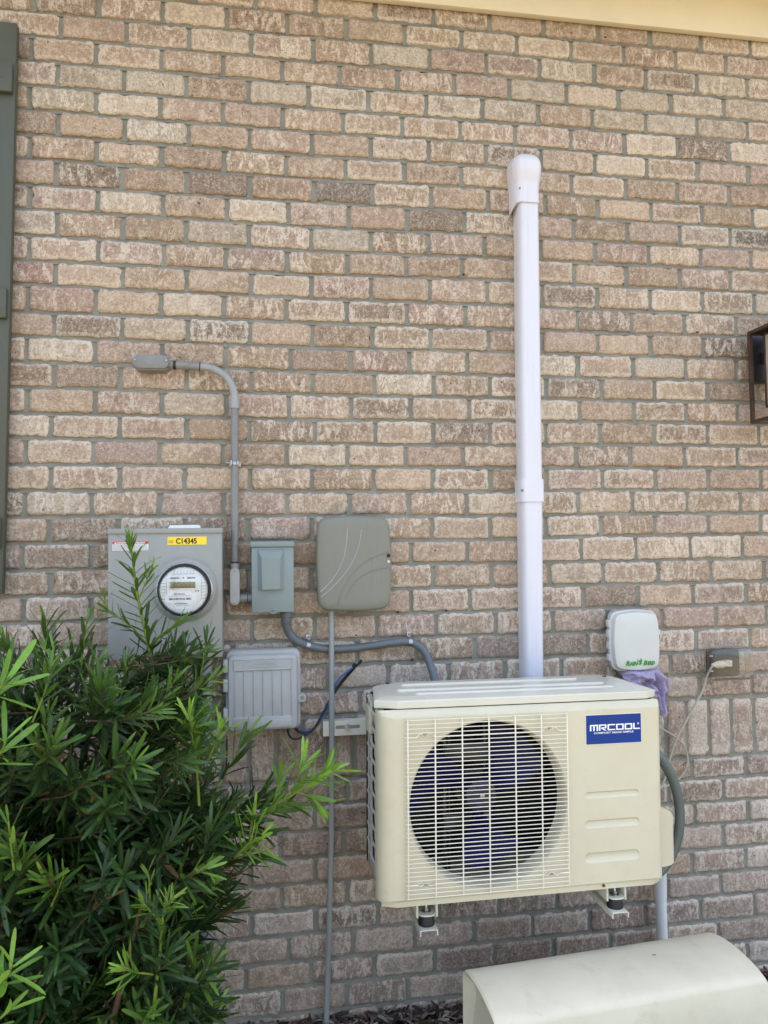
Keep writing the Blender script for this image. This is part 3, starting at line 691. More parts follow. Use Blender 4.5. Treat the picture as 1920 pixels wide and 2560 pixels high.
# ------------------------------------------------------------------ flexible conduit
fx = thing('flexible_conduit', 'blue grey flexible conduit looping from the disconnect box to the outdoor unit', 'conduit', (0.95, -0.03, 1.08))
path = smooth([(0.806,-.045,1.285),(0.8068,-.043,1.262),(0.816,-.036,1.236),(0.838,-.031,1.213),(0.874,-.029,1.195),(0.915,-.029,1.184),(0.96,-.029,1.1795),(1.02,-.029,1.1805),(1.08,-.029,1.186),(1.14,-.029,1.193),(1.19,-.029,1.1965),(1.225,-.030,1.190),(1.252,-.034,1.170),(1.270,-.04,1.138),(1.284,-.06,1.085),(1.292,-.10,1.02),(1.295,-.16,0.99)], 16)
rr = [0.0130+0.0006*(k % 2) for k in range(len(path))]
mk('hose', B().tube(path, rr, 14), M['flex'], fx, 50)
mk('connector', B().lathez(0.806, -0.047, [(0.0185, 1.3085), (0.0185, 1.290), (0.0165, 1.288), (0.0165, 1.272), (0.0140, 1.268)], 20), M['flex'], fx)
for (x, z, a) in ((0.8765, 1.1945, 0.22), (1.212, 1.1940, 0.05)):
    b = B()
    d = Vector((cos(a)*0.94, 0, -sin(a)*1.2)).normalized()
    b.tube([Vector((x,-.029,z))-d*0.006, Vector((x,-.029,z))+d*0.006], 0.0150, 16)
    b.box(x-0.006, x+0.006, -0.008, -0.004, z+0.008, z+0.032, .001)
    s_ = mk('strap', b, M['zinc'], fx)
    b = B(); screw(b, x+0.001, -0.008, z+0.024, 0.004, 0.003); mk('screw', b, M['steel_dark'], s_)

# ------------------------------------------------------------------ olive cover of the internet line
fb = thing('network_box', 'olive grey rounded network box with curved embossed lines', 'utility box', (1.023, -0.04, 1.305))
mk('back_box', B().panel(0.912, 1.134, 1.312, 1.602, 0.035, [(0, -0.004), (0, -0.05)], 6, 0.003), M['fiber'], fb)
lidf = mk('lid', B().panel(0.9075, 1.1375, 1.3105, 1.6045, 0.034, [(0.0, -0.050), (-0.002, -0.056), (-0.002, -0.080), (0.001, -0.088), (0.008, -0.0925), (0.03, -0.0940)], 7, 0.0045), M['fiber'], fb)
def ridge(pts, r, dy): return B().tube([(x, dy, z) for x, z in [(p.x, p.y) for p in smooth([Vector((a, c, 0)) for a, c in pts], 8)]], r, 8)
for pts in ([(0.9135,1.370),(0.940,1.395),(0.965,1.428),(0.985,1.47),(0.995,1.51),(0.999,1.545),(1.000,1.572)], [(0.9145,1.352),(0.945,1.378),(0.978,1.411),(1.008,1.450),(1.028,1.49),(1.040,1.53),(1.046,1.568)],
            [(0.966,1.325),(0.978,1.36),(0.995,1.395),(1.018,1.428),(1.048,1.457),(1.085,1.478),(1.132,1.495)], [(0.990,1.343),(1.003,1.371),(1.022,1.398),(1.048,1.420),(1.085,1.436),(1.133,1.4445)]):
    mk('embossed_line', ridge(pts, 0.0024, -0.0935), M['pvc'] if pts[0][1] in (1.370, 1.352) else M['fiber'], lidf)  # first two paler: sky light on the ridges put into their colour
mk('lock_screw', B().lathe(1.1330, 1.4815, [(0.0060, -0.0905), (0.0060, -0.0945), (0.0045, -0.0950), (0.0042, -0.0935)], 20), M['ink'], lidf)
mk('brass_screw', B().lathe(1.1330, 1.4620, [(0.0046, -0.0905), (0.0046, -0.0945), (0.002, -0.0955)], 16), M['bracket'], lidf)
tp = B(); tp.panel(0.990, 1.030, 1.603, 1.612, 0.003, [(0, -0.012), (0, -0.045)], 3); tb2 = mk('mounting_tab', tp, M['fiber'], fb)
th = B()
for k in range(5): th.box(0.996+k*0.006, 0.9985+k*0.006, -0.0465, -0.0452, 1.6045, 1.6085)
mk('vent_slots', th, M['ink'], tb2)['kind'] = 'stuff'
mk('drop_pipe', B().tube([(0.951,-.045,1.315),(0.9495,-.043,1.0),(0.9455,-.040,0.6),(0.935,-.040,0.3),(0.9225,-.042,-0.02)], 0.0090, 16), M['pvc'], fb)

# ------------------------------------------------------------------ cable box and wires
cb = thing('cable_box', 'pale grey ribbed plastic cable box with hinged cover beside the shrub', 'utility box', (0.735, -0.05, 0.94))
mk('back_box', B().panel(0.6160, 0.8490, 0.9395, 1.1895, 0.022, [(0, -0.004), (0, -0.066), (0.003, -0.070)], 6), M['cable'], cb)
cl = mk('cover', B().panel(0.6230, 0.8395, 0.9430, 1.1770, 0.016, [(0, -0.0695), (0, -0.084), (0.004, -0.0905), (0.008, -0.0915)], 6), M['cable'], cb)
for k in range(7):
    x = 0.6445+k*0.0292
    mk('rib', B().box(x-0.0013, x+0.0013, -0.0950, -0.0905, 0.984, 1.131, 0.0006, 1), M['cable'], cl)
nb = mk('name_band', B().panel(0.6405, 0.8235, 1.1295, 1.1668, 0.003, [(0, -0.0912), (0, -0.0945), (0.0012, -0.0955), (0.0030, -0.0955), (0.0040, -0.0940)], 3), M['cable'], cb)
text('embossed_lettering', 'CHANNELL', 0.0165, M['cable'], 0.681, -0.0944, 1.1455, nb, 1.12, 0, 'LEFT', 0.0, 0.0007)
mk('embossed_swoosh', B().tube(smooth([(0.690,-.0945,1.160),(0.676,-.0945,1.156),(0.672,-.0945,1.147),(0.682,-.0945,1.1408),(0.72,-.0945,1.1402),(0.79,-.0945,1.1405)], 6), 0.0009, 6), M['cable'], nb)
mk('bottom_band', B().panel(0.6385, 0.8200, 0.9510, 0.9870, 0.003, [(0, -0.0912), (0, -0.0945), (0.0015, -0.0958)], 3), M['cable'], cl)
lt = B(); lt.panel(0.838, 0.866, 1.0235, 1.0505, 0.013, [(0, -0.060), (0, -0.078)], 6); la = mk('latch', lt, M['cable'], cb)
mk('latch_hole', B().lathe(0.853, 1.0370, [(0.0065, -0.0770), (0.0065, -0.0784)], 16), M['pvc_dark'], la)
for z in (1.145, 1.085, 0.995):
    mk('hinge', B().box(0.6095, 0.6235, -0.088, -0.060, z-0.02, z+0.02, 0.002), M['cable'], cb)
wr = thing('loose_wires', 'black and blue loose wires curling up from under the cable box', 'wires', (0.9, -0.03, 0.9))
def wire(pts, r, mat): mk('wire', B().tube(smooth(pts, 8), r, 8), mat, wr)
wire([(0.826,-.045,0.944),(0.840,-.045,0.925),(0.868,-.040,0.9165),(0.892,-.035,0.930),(0.915,-.032,0.963),(0.944,-.030,1.015),(0.975,-.034,1.066),(1.000,-.044,1.098),(1.0215,-.055,1.1275)], 0.0036, M['wire_black'])
wire([(0.830,-.040,0.944),(0.846,-.040,0.921),(0.876,-.036,0.9165),(0.902,-.031,0.938),(0.928,-.028,0.982),(0.958,-.028,1.034),(0.990,-.036,1.078),(1.018,-.05,1.113),(1.039,-.062,1.1375)], 0.0034, M['wire_black'])
wire([(0.848,-.036,0.928),(0.880,-.034,0.922),(0.905,-.030,0.942),(0.935,-.034,0.985),(0.950,-.044,1.040),(0.972,-.050,1.085),(1.005,-.052,1.112),(1.028,-.055,1.1295)], 0.0036, M['wire_blue'])
wire([(0.808,-.042,0.942),(0.810,-.042,0.920),(0.820,-.042,0.904),(0.838,-.042,0.9005),(0.858,-.042,0.9075),(0.880,-.040,0.9210)], 0.0034, M['wire_black'])
mk('wire_end', B().tube([(1.018,-.053,1.124),(1.026,-.056,1.134)], 0.0055, 8).tube([(1.037,-.061,1.134),(1.045,-.065,1.146)], 0.0048, 8), M['black'], wr)

# ------------------------------------------------------------------ white line-set duct
ld = thing('line_cover', 'tall white plastic duct covering pipes from its rounded cap to the outdoor unit', 'duct', (1.62, -0.035, 1.0))
def duct_ring(x0, x1, z, y, bev=0.016, pw=1.0):      # pw < 1 flattens the rounded edge towards a chamfer
    def rc(a_): c_, s_ = cos(a_), sin(a_); return c_*pw+(1-2*a_/pi)*(1-pw), s_*pw+(2*a_/pi)*(1-pw)
    pts = [(x0, 0.004, z)]
    for k in range(7):
        a_ = k/6*pi/2; c_, s_ = rc(a_); pts.append((x0+bev*(1-c_), y+bev*1.9*(1-s_), z))
    for k in range(7):
        a_ = (6-k)/6*pi/2; c_, s_ = rc(a_); pts.append((x1-bev*(1-c_), y+bev*1.9*(1-s_), z))
    return pts+[(x1, 0.004, z)]
ring_levels = [(1.6100, 1.6860, 2.700), (1.6045, 1.6812, 2.2), (1.6005, 1.6770, 1.7), (1.5965, 1.6690, 1.25), (1.5945, 1.6655, 1.02)]
mk('duct', B().loft([duct_ring(a, b_, z, -0.062) for a, b_, z in ring_levels]), M['white_duct'], ld, 35)
cp = mk('coupling', B().loft([duct_ring(1.5945, 1.6810, z, -0.067) for z in (1.7330, 1.6560)]), M['white_duct'], ld, 35)
b = B()
lev = [(1.5772, 1.6835, 2.688, .068), (1.5772, 1.6835, 2.72, .068), (1.5772, 1.6835, 2.748, .0682), (1.5768, 1.6838, 2.760, .0695), (1.5756, 1.6846, 2.772, .0725), (1.5742, 1.6858, 2.784, .0765), (1.5731, 1.6869, 2.798, .0800), (1.5727, 1.6873, 2.814, .0815)]
for k in range(1, 11):
    a_ = k/10*pi/2*0.97; lev.append((1.5727+0.048*(1-cos(a_))**1.3, 1.6873-0.048*(1-cos(a_))**1.3, 2.814+0.060*sin(a_), .0815*max(0.16, cos(a_)**0.7)))
b.loft([duct_ring(l0+.0155, l1+.0100, z_, -d_, min(0.024, d_*0.45), 0.8) for l0, l1, z_, d_ in lev])
b.loft([[(1.5927,-.004,2.688),(1.5927,-.042,2.688),(1.5955,-.0545,2.688),(1.6000,-.0600,2.688),(1.6015,-.030,2.688)],[(1.5927,-.004,2.664),(1.5927,-.018,2.664),(1.5945,-.030,2.672),(1.5980,-.045,2.680),(1.6005,-.024,2.676)]])
ec = mk('end_cap', b, M['white_duct'], ld, 35)
for par, x, z, y in ((cp, 1.6030, 1.6945, -0.0615), (cp, 1.6755, 1.6950, -0.0575), (ec, 1.6150, 2.7355, -0.0655), (ec, 1.6830, 2.7330, -0.0580)):
    mk('screw_slot', B().panel(x-.0064, x+.0064, z-.0044, z+.0044, .0042, [(0, y+.012), (0, y-.0012)], 5), M['duct_hole'], par)

# ------------------------------------------------------------------ outdoor unit (built in its own frame, then set on the bracket)
ac = thing('outdoor_unit', 'beige heat pump outdoor unit with round fan grille, hung on a wall bracket', 'outdoor unit', (1.029, -0.4915, 0.5655))
ac.rotation_euler = (0, R_(0.55), R_(1.6)); ac['_w'] = 1
W, D, T = 0.822, 0.300, 0.503
HC, HR = (0.3075, 0.2430), 0.2265
def am(name, b, mat, parent=ac, angle=40): return mk(name, b, mat, parent, angle, False)
# front panel: flat face with the fan opening and three louvre slots, chamfered edges
fp = B()
fx0, fx1, fz0, fz1 = 0.044, 0.572, 0.006, 0.484
N = 96
inner, outer = [], []
angs = sorted(set([2*pi*k/N for k in range(N)]+[math.atan2(z-HC[1], x-HC[0]) % (2*pi) for x in (fx0, fx1) for z in (fz0, fz1)]))
for a in angs:
    dx, dz = cos(a), sin(a); inner.append((HC[0]+HR*dx, 0, HC[1]+HR*dz))
    ts = []
    if abs(dx) > 1e-9: ts.append(((fx1 if dx > 0 else fx0)-HC[0])/dx)
    if abs(dz) > 1e-9: ts.append(((fz1 if dz > 0 else fz0)-HC[1])/dz)
    t = min(ts); outer.append((HC[0]+t*dx, 0, HC[1]+t*dz))
fp.loft([outer, inner], False, False)
ring2 = [(HC[0]+(HR-.004)*cos(a), 0.004, HC[1]+(HR-.004)*sin(a)) for a in angs]
ring3 = [(HC[0]+(HR-.008)*cos(a), 0.022, HC[1]+(HR-.008)*sin(a)) for a in angs]
ring4 = [(HC[0]+(HR-.010)*cos(a), 0.048, HC[1]+(HR-.010)*sin(a)) for a in angs]
fp.loft([inner, ring2, ring3, ring4], False, False)
lv = [(0.587, 0.750, 0.248, 0.009), (0.585, 0.750, 0.1680, 0.0115), (0.583, 0.748, 0.0765, 0.0145)]
xs0, xs1 = 0.572, 0.806
zcuts = [fz0]
for x0, x1, zc, hh_ in lv[::-1]: zcuts += [zc-hh_, zc+hh_]
zcuts.append(fz1)
for k in range(len(zcuts)-1):
    za, zb = zcuts[k], zcuts[k+1]
    if k % 2 == 0: fp.add([(xs0, 0, za), (xs1, 0, za), (xs1, 0, zb), (xs0, 0, zb)], [(0, 1, 2, 3)])
    else:
        x0, x1 = lv[::-1][(k-1)//2][:2]
        fp.add([(xs0, 0, za), (x0, 0, za), (x0, 0, zb), (xs0, 0, zb)], [(0, 1, 2, 3)])
        fp.add([(x1, 0, za), (xs1, 0, za), (xs1, 0, zb), (x1, 0, zb)], [(0, 1, 2, 3)])
# chamfers and sides of the panel
def quadstrip(b, A, Bq): b.add(A+Bq, [(i, i+1, len(A)+i+1, len(A)+i) for i in range(len(A)-1)])
def edge_x(zq, side):
    pr = [(0.044, 0.0), (0.030, 0.0025), (0.014, 0.010), (0.004, 0.022), (0.0, 0.036), (0.0, 0.052)] if side < 0 else [(0.806, 0.0), (0.813, 0.0015), (0.819, 0.0055), (0.822, 0.012), (0.822, 0.030), (0.822, D)]
    return [(x, y, zq) for x, y in pr]
for sd_ in (-1, 1):
    lo, hi = edge_x(fz0, sd_), edge_x(fz1, sd_); quadstrip(fp, lo, hi)
def row_z(z, yoff, grow):
    L_ = edge_x(z, -1); R__ = edge_x(z, 1)
    return [(p[0], max(p[1], yoff) if k < 99 else p[1], z) for k, p in enumerate(L_[::-1])]+[(p[0], max(p[1], yoff), z) for p in R__]
top0 = row_z(fz1, 0, 0); top1 = row_z(0.4885, 0.0022, 0); top2 = row_z(0.4975, 0.0125, 0); top3 = row_z(T, 0.020, 0)
for A, C in ((top0, top1), (top1, top2), (top2, top3)): quadstrip(fp, A, C)
bot0 = row_z(fz0, 0, 0); bot1 = row_z(0.001, 0.004, 0)
quadstrip(fp, bot1, bot0)
fpo = am('front_panel', fp, M['ac'], ac, 55)
for x0, x1, zc, hh_ in lv:
    b = B(); r0 = rrect(x0, x1, zc-hh_, zc+hh_, hh_*0.98, 6)
    # flat web between the square cut-out and the rounded louvre, then the slanted recess
    sq = []
    for x, z in r0:
        sq.append((x0 if x < x0+hh_ else x1 if x > x1-hh_ else x, 0.0, zc-hh_ if z < zc else zc+hh_))
    def rec(ins, y0, y1): return [(x, y0+(y1-y0)*(z-(zc-hh_))/(2*hh_), z) for x, z in rrect(x0+ins, x1-ins, zc-hh_+ins, zc+hh_-ins, max(.002, hh_-ins)*0.98, 6)]
    b.loft([sq, [(x, 0.0, z) for x, z in r0], rec(hh_*0.18, 0.0006, 0.004), rec(hh_*0.55, 0.0025, 0.0075)], False, True)
    am('louvre', b, M['ac'], fpo, 35)
am('base_pan', B().loft([[(x, y, z) for x, y in ((0.012, 0.024), (0.050, 0.006), (0.790, 0.006), (0.820, 0.024), (0.820, D), (0.030, D), (0.020, 0.06))] for z in (-0.014, 0.0035)]), M['ac'])
am('back_panel', B().box(0.030, W-0.002, D-0.003, D, 0.004, T, 0), M['cavity'])
am('side_panel', B().box(W-0.012, W-0.0005, 0.032, D-0.004, 0.002, T, 0.001), M['ac'])
am('partition', B().box(0.585, 0.590, 0.040, D-0.006, 0.004, T-0.004), M['cavity'])
am('coil', B().box(0.016, 0.580, D-0.030, D-0.006, 0.006, T-0.004).box(0.030, 0.045, 0.060, D-0.031, 0.006, T-0.004), M['cavity'])
# left side: posts and the diagonal coil guard
b = B().box(0.014, 0.024, 0.048, 0.062, 0.003, T, 0.001).box(0.016, 0.028, D-0.052, D-0.0335, 0.003, T, 0.001).box(0.016, 0.024, 0.0625, D-0.0525, T-0.020, T, 0.001).box(0.016, 0.024, 0.0625, D-0.0525, 0.003, 0.045, 0.001)
am('side_frame', b, M['guard'])
gd = B()
for y in (0.062, 0.130, 0.200, 0.250): gd.tube([(0.017, y, 0.04), (0.017, y, T-0.02)], 0.0035, 8)
cg = am('coil_guard', gd, M['guard'])
for k in range(10):
    z = 0.03+k*0.046
    pts = smooth([(0.015, 0.058, z-0.004), (0.011, 0.095, z+0.006), (0.015, 0.130, z+0.022), (0.011, 0.165, z+0.030), (0.015, 0.200, z+0.046), (0.014, 0.250, z+0.056)], 5)
    am('guard_bar', B().tube(pts, 0.0042, 8), M['guard'], cg)
am('side_handle', B().box(0.006, 0.024, 0.185, 0.258, 0.400, 0.478, 0.006, 3), M['ac'])
# lid
def plan(ins): 
    x0, x1, y0, y1 = -0.004+ins, W+0.005-ins, 0.0175+ins, D+0.004-ins
    return [(x0+.060, y0), (x1-.036, y0), (x1, y0+.022), (x1-.006, y1-.02), (x1-.026, y1), (x0+.088, y1), (x0+.034, y1-.045), (x0, y0+.024)]
lid = B().loft([[(x, y, z) for x, y in plan(i)] for i, z in ((0.001, 0.5055), (0.0, 0.5070), (0.0, 0.5235), (0.003, 0.5265), (0.028, 0.5330), (0.036, 0.5335))])
lo = am('lid', lid, M['ac_lid'], ac, 12)
for x0, x1, y, w in ((0.115, 0.715, 0.072, 0.013), (0.075, 0.715, 0.135, 0.016), (0.105, 0.665, 0.215, 0.012)):
    b = B(); r0 = rrect(x0, x1, y-w, y+w, w, 5)
    rows = []
    for ins, z in ((0, 0.5330), (0.004, 0.5375), (0.008, 0.5385)):
        rows.append([(x, yy, z) for x, yy in rrect(x0+ins, x1-ins, y-w+ins, y+w-ins, max(.003, w-ins), 5)])
    b.loft(rows); am('lid_rib', b, M['ac_lid'], lo, 25)
for x, y in ((0.77, 0.24), (0.075, 0.255)):
    am('screw', B().lathez(x, y, [(0.006, 0.5325), (0.006, 0.5355), (0.003, 0.5365)], 14), M['galv'], lo)
am('scratch', B().box(0.1655, 0.1668, 0.090, 0.128, 0.5336, 0.5339), M['steel_dark'], lo)
# brand panel
bp = am('brand_panel', B().box(0.591, 0.7600, -0.0012, -0.0002, 0.3875, 0.4700), M['white'])
am('blue_field', B().box(0.5920, 0.7590, -0.0017, -0.0013, 0.3885, 0.4690), M['blue'], bp)
LET = {'M': (1.50, [(0,.28,0,.86),(.61,.89,0,.86),(1.22,1.5,0,.86),(0.06,1.5,.8,1)]), 'R': (1.42, [(0,.28,0,.8),(0,1.30,.8,1),(1.1,1.38,.42,.93),(.40,1.38,.36,.53)]),
       'C': (1.42, [(0,.28,.06,.94),(.06,1.42,.8,1),(.06,1.42,0,.2)]), 'O': (1.42, [(0,.28,.05,.95),(1.14,1.42,.05,.95),(.05,1.37,.8,1),(.05,1.37,0,.2)]), 'L': (1.25, [(0,.28,.06,1),(.06,1.25,0,.2)])}
x = 0.0; lb = B(); S_ = 0.0172; zb = 0.4252; SX = 0.0146/0.0172*1.13
for n_, ch in enumerate('MRCOOL'):
    w, bars = LET[ch]
    for bi, (a0, a1, c0, c1) in enumerate(bars):
        yq = -0.0018-0.00002*bi
        lb.add([(0.6030+(x+a0)*S_*SX, yq, zb+c0*S_), (0.6030+(x+a1)*S_*SX, yq, zb+c0*S_), (0.6030+(x+a1)*S_*SX, yq, zb+c1*S_), (0.6030+(x+a0)*S_*SX, yq, zb+c1*S_)], [(0, 1, 2, 3)])
    if ch == 'R': lb.add([(0.6030+(x+u_)*S_*SX, -0.0019, zb+v_*S_) for u_, v_ in ((.40, .36), (.80, .36), (1.42, 0), (1.02, 0))], [(0, 1, 2, 3)])
    x += w+0.16
am('lettering', lb, M['white'], bp, 0)
text('lettering', 'COMFORT MADE SIMPLE', 0.0073, M['white'], 0.6145, -0.0018, 0.4165, bp, 1.50, 0, 'LEFT', 0.0001, 0.0001, False)
text('lettering', '\u00ae', 0.0075, M['white'], 0.7475, -0.0018, 0.4380, bp, 1.0, 0, 'LEFT', 0.0001, 0.0001, False)
# fan behind the opening
def blade(a0):
    b = B(); rows = []
    for k in range(9):
        t = k/8; rad = 0.042+0.160*t
        wl_ = 0.36+0.25*t; c0 = a0+0.30*t*t
        row = []
        for q in range(9):
            u_ = q/8-0.5; a = c0+u_*2*wl_*(1-0.15*t)
            row.append((HC[0]+rad*cos(a), 0.105+u_*0.075*(1-.3*t)-0.012*t, HC[1]+rad*sin(a)))
        rows.append(row)
    b.add([p for r in rows for p in r], [(k*9+q, k*9+q+1, (k+1)*9+q+1, (k+1)*9+q) for k in range(8) for q in range(8)])
    n = len(b.v); b.v += [(p[0], p[1]+0.004, p[2]) for p in b.v[:n]]; b.f += [tuple(i+n for i in reversed(f)) for f in b.f[:64]]
    return b
fan = am('fan_hub', B().lathe(HC[0], HC[1], [(0.046, 0.125), (0.048, 0.085), (0.044, 0.073), (0.030, 0.068), (0.028, 0.070)], 36), M['hub'])
am('hub_nut', B().lathe(HC[0]+0.001, HC[1], [(0.0075, 0.071), (0.0075, 0.064), (0.004, 0.062)], 12), M['zinc'], fan)
for a0 in (-1.62, 0.62, 2.62): am('fan_blade', blade(a0), M['blade'], fan, 60)
mbk = B()
for x in (0.230, 0.352): mbk.box(x-0.012, x-0.003, 0.150, 0.168, 0.006, T-0.01, .001).box(x+0.004, x+0.008, 0.150, 0.168, 0.006, T-0.01, .001)
mbk.box(0.222, 0.362, 0.146, 0.150, 0.318, 0.372, .001).box(0.222, 0.362, 0.146, 0.150, 0.130, 0.17, .001)
am('motor_bracket', mbk, M['galv'])
am('fan_motor', B().lathe(HC[0], HC[1], [(0.055, 0.145), (0.055, 0.200)], 30), M['galv'])
# grille
gx0, gx1, gz0, gz1 = 0.0765, 0.5305, 0.0135, 0.4795
xv = [0.0775+k*0.0755 for k in range(7)]
gv = B()
for x in xv: gv.tube([(x, 0.001, gz1-0.001), (x, -0.010, gz1+0.0005), (x, -0.0125, gz1-0.006), (x, -0.0125, gz0+0.004), (x, -0.010, gz0-0.003), (x, 0.001, gz0-0.004)], 0.0021, 8)
gr = am('grille', gv, M['wire'])
nw = 42
for k in range(nw):
    z = gz0+(gz1-gz0)*k/(nw-1)
    thick = k in (3, 37)
    r = 0.0019 if thick else 0.00128
    if not thick: pts = [(gx0-0.006, -0.0045, z-.0008), (gx0-0.003, -0.0105, z), (gx0, -0.0128, z), (gx1, -0.0128, z), (gx1+0.002, -0.0105, z), (gx1+0.0035, -0.006, z-.0008)]
    else:
        s_ = -1 if k == 3 else 1
        def loop(xc): return [(xc-0.026, -0.0128, z), (xc-0.022, -0.008, z+s_*.0025), (xc-0.017, -0.004, z+s_*.0065), (xc-0.010, -0.003, z+s_*.0065), (xc-0.006, -0.003, z+s_*.001), (xc, -0.003, z-s_*.0006), (xc+0.006, -0.003, z+s_*.001), (xc+0.010, -0.003, z+s_*.0065), (xc+0.017, -0.004, z+s_*.0065), (xc+0.022, -0.008, z+s_*.0025), (xc+0.026, -0.0128, z)]
        pts = [(gx0-0.006, -0.0045, z), (gx0, -0.0128, z)]+loop(0.1275)+loop(0.4830)+[(gx1, -0.0128, z), (gx1+0.003, -0.008, z)]
    am('grille_wire', B().tube(pts, r, 6), M['wire'], gr, 60)
for x in (0.1275, 0.4830):
    for z, s_ in ((gz0+(gz1-gz0)*3/41, -1), (gz0+(gz1-gz0)*37/41, 1)):
        b = B(); screw(b, x, -0.001, z+s_*0.0035, 0.0040, 0.0045); am('screw', b, M['zinc'], gr)
b = B(); screw(b, 0.640, 0.005, -0.004, 0.004, 0.004); am('pan_screw', b, M['rust'])
# valve cover on the right side
vc = B()
def vring(x, i, zt): return [(x, 0.062+i, 0.008+i*1.2), (x, 0.215-i, 0.008+i*1.2), (x, 0.215-i, zt), (x, 0.062+i, zt)]
vc.loft([vring(W-0.001, 0, 0.186), vring(W+0.040, 0.0, 0.176), vring(W+0.062, 0.002, 0.164), vring(W+0.072, 0.006, 0.152)], True, True)
am('valve_cover', vc, M['ac'], ac, 15)

# drain / line hose looping beside the unit
hz = thing('line_hose', 'grey corrugated hose looping out from behind the right side of the outdoor unit', 'hose', (1.97, -0.28, 0.48))
path = smooth([(1.890,-.235,0.905),(1.930,-.245,0.872),(1.967,-.25,0.836),(1.996,-.25,0.790),(2.018,-.25,0.735),(2.028,-.25,0.668),(2.023,-.25,0.602),(2.004,-.25,0.545),(1.976,-.255,0.508),(1.940,-.265,0.486),(1.900,-.28,0.480),(1.860,-.28,0.49)], 18)
mk('hose', B().tube(path, [0.0150+0.0007*(k % 2) for k in range(len(path))], 14), M['flex_green'], hz, 50)

# ------------------------------------------------------------------ wall bracket
wb = thing('wall_bracket', 'cream steel wall bracket with rubber mounts carrying the outdoor unit', 'bracket', (1.4, -0.2, 0.40))
b = B().box(0.921, 1.975, -0.042, -0.038, 0.9035, 0.9505, 0.0008, 1).box(0.921, 1.975, -0.0375, -0.004, 0.9470, 0.9505).box(0.921, 1.975, -0.0375, -0.004, 0.9035, 0.9070)
rl = mk('rail', b, M['bracket'], wb)
for x in (1.001, 1.86):
    mk('slot', B().panel(x-0.040, x+0.040, 0.9255, 0.9365, 0.005, [(0, -0.0385), (0, -0.0425)], 5), M['pvc_dark'], rl)
    bb = B().lathe(x, 0.931, [(0.0105, -0.0421), (0.0105, -0.0445), (0.0075, -0.0446), (0.0075, -0.053)], 6).tube([(x, -.05, .931), (x, -.072, .931)], 0.004, 10)
    mk('anchor_bolt', bb, M['zinc'], rl)
for x in (1.167, 1.714):
    b = B()
    y0, y1 = -0.475, -0.010; w = 0.0245; z = 0.4815
    prof = [(-w, z-0.0165), (-w, z-0.003), (-w+0.003, z), (w-0.003, z), (w, z-0.003), (w, z-0.0165)]
    in_ = [(-w+0.0028, z-0.0165), (-w+0.0028, z-0.0045), (-w+0.0045, z-0.0028), (w-0.0045, z-0.0028), (w-0.0028, z-0.0045), (w-0.0028, z-0.0165)]
    outl = prof+in_[::-1]
    b.loft([[(x+q[0], y, q[1]) for q in outl] for y in (y0, y1)])
    b.box(x-0.022, x+0.022, -0.037, -0.005, 0.43, 0.96)
    arm = mk('bracket_arm', b, M['bracket'], wb)
    mk('rubber_mount', B().lathez(x, -0.440, [(0.0225, 0.4822), (0.0228, 0.490), (0.0195, 0.503), (0.0175, 0.5105)], 28), M['rubber'], arm)
    mk('mount_bolt', B().lathez(x, -0.440, [(0.0038, 0.462), (0.0038, 0.545), (0.003, 0.546)], 10).lathez(x, -0.440, [(0.0125, 0.5155), (0.0125, 0.5175)], 20).lathez(x, -0.440, [(0.0072, 0.5180), (0.0072, 0.5255)], 6), M['zinc'], arm)
    # foot of the unit's base, resting on the rubber
    ft = B(); pl = [(-0.0235, -0.430), (-0.0235, -0.452), (-0.018, -0.461), (-0.008, -0.465), (0.008, -0.465), (0.018, -0.461), (0.0235, -0.452), (0.0235, -0.430), (0.0235, -0.25), (-0.0235, -0.25)]
    ft.loft([[(x+a, c, z_) for a, c in pl] for z_ in (0.5110, 0.5150)])
    ft.box(x-0.030, x-0.024, -0.452, -0.25, 0.503, 0.5450, 0.001).box(x+0.024, x+0.030, -0.452, -0.25, 0.503, 0.5450, 0.001)
    uf = mk('unit_foot', ft, M['bracket'], ac, 40, False)
    uf.matrix_parent_inverse = (Matrix.Translation(ac.location) @ ac.rotation_euler.to_matrix().to_4x4()).inverted()
# ------------------------------------------------------------------ white drain pipe
dp = thing('drain_pipe', 'white plastic pipe rising from behind the ivory cover to the outdoor unit', 'pipe', (2.065, -0.06, 0.0))
mk('pipe', B().tube([(2.069,-.050,-0.02),(2.062,-.053,0.20),(2.060,-.055,0.318)], 0.0185, 20), M['pvc_white'], dp)
mk('coupling', B().tube([(2.060,-.055,0.312),(2.058,-.060,0.395),(2.052,-.075,0.44)], 0.0205, 20).tube(smooth([(2.052,-.075,0.438),(2.03,-.10,0.475),(1.98,-.14,0.50)], 5), 0.0185, 16), M['pvc_white'], dp)

# ------------------------------------------------------------------ irrigation controller
ir = thing('irrigation_controller', 'pale grey rounded irrigation controller with green lettering above the outdoor unit', 'controller box', (1.972, -0.04, 1.075))
mk('back_box', B().panel(1.918, 2.062, 1.0845, 1.2780, 0.028, [(0, -0.004), (0, -0.055)], 6, 0.003), M['irr'], ir)
lid_ = mk('cover', B().panel(1.8975, 2.068, 1.0800, 1.2810, 0.030, [(0.003, -0.050), (0, -0.054), (0, -0.070), (0.003, -0.073), (0.005, -0.073), (0.005, -0.080), (0.009, -0.090), (0.024, -0.0955), (0.05, -0.0965)], 7, 0.005), M['irr'], ir)
for z in (1.240, 1.205, 1.165, 1.125): mk('hinge', B().box(1.8915, 1.901, -0.068, -0.045, z-0.012, z+0.012, 0.002), M['irr'], ir)
lc = mk('latch', B().box(2.0690, 2.0800, -0.070, -0.050, 1.178, 1.215, 0.002), M['irr'], ir)
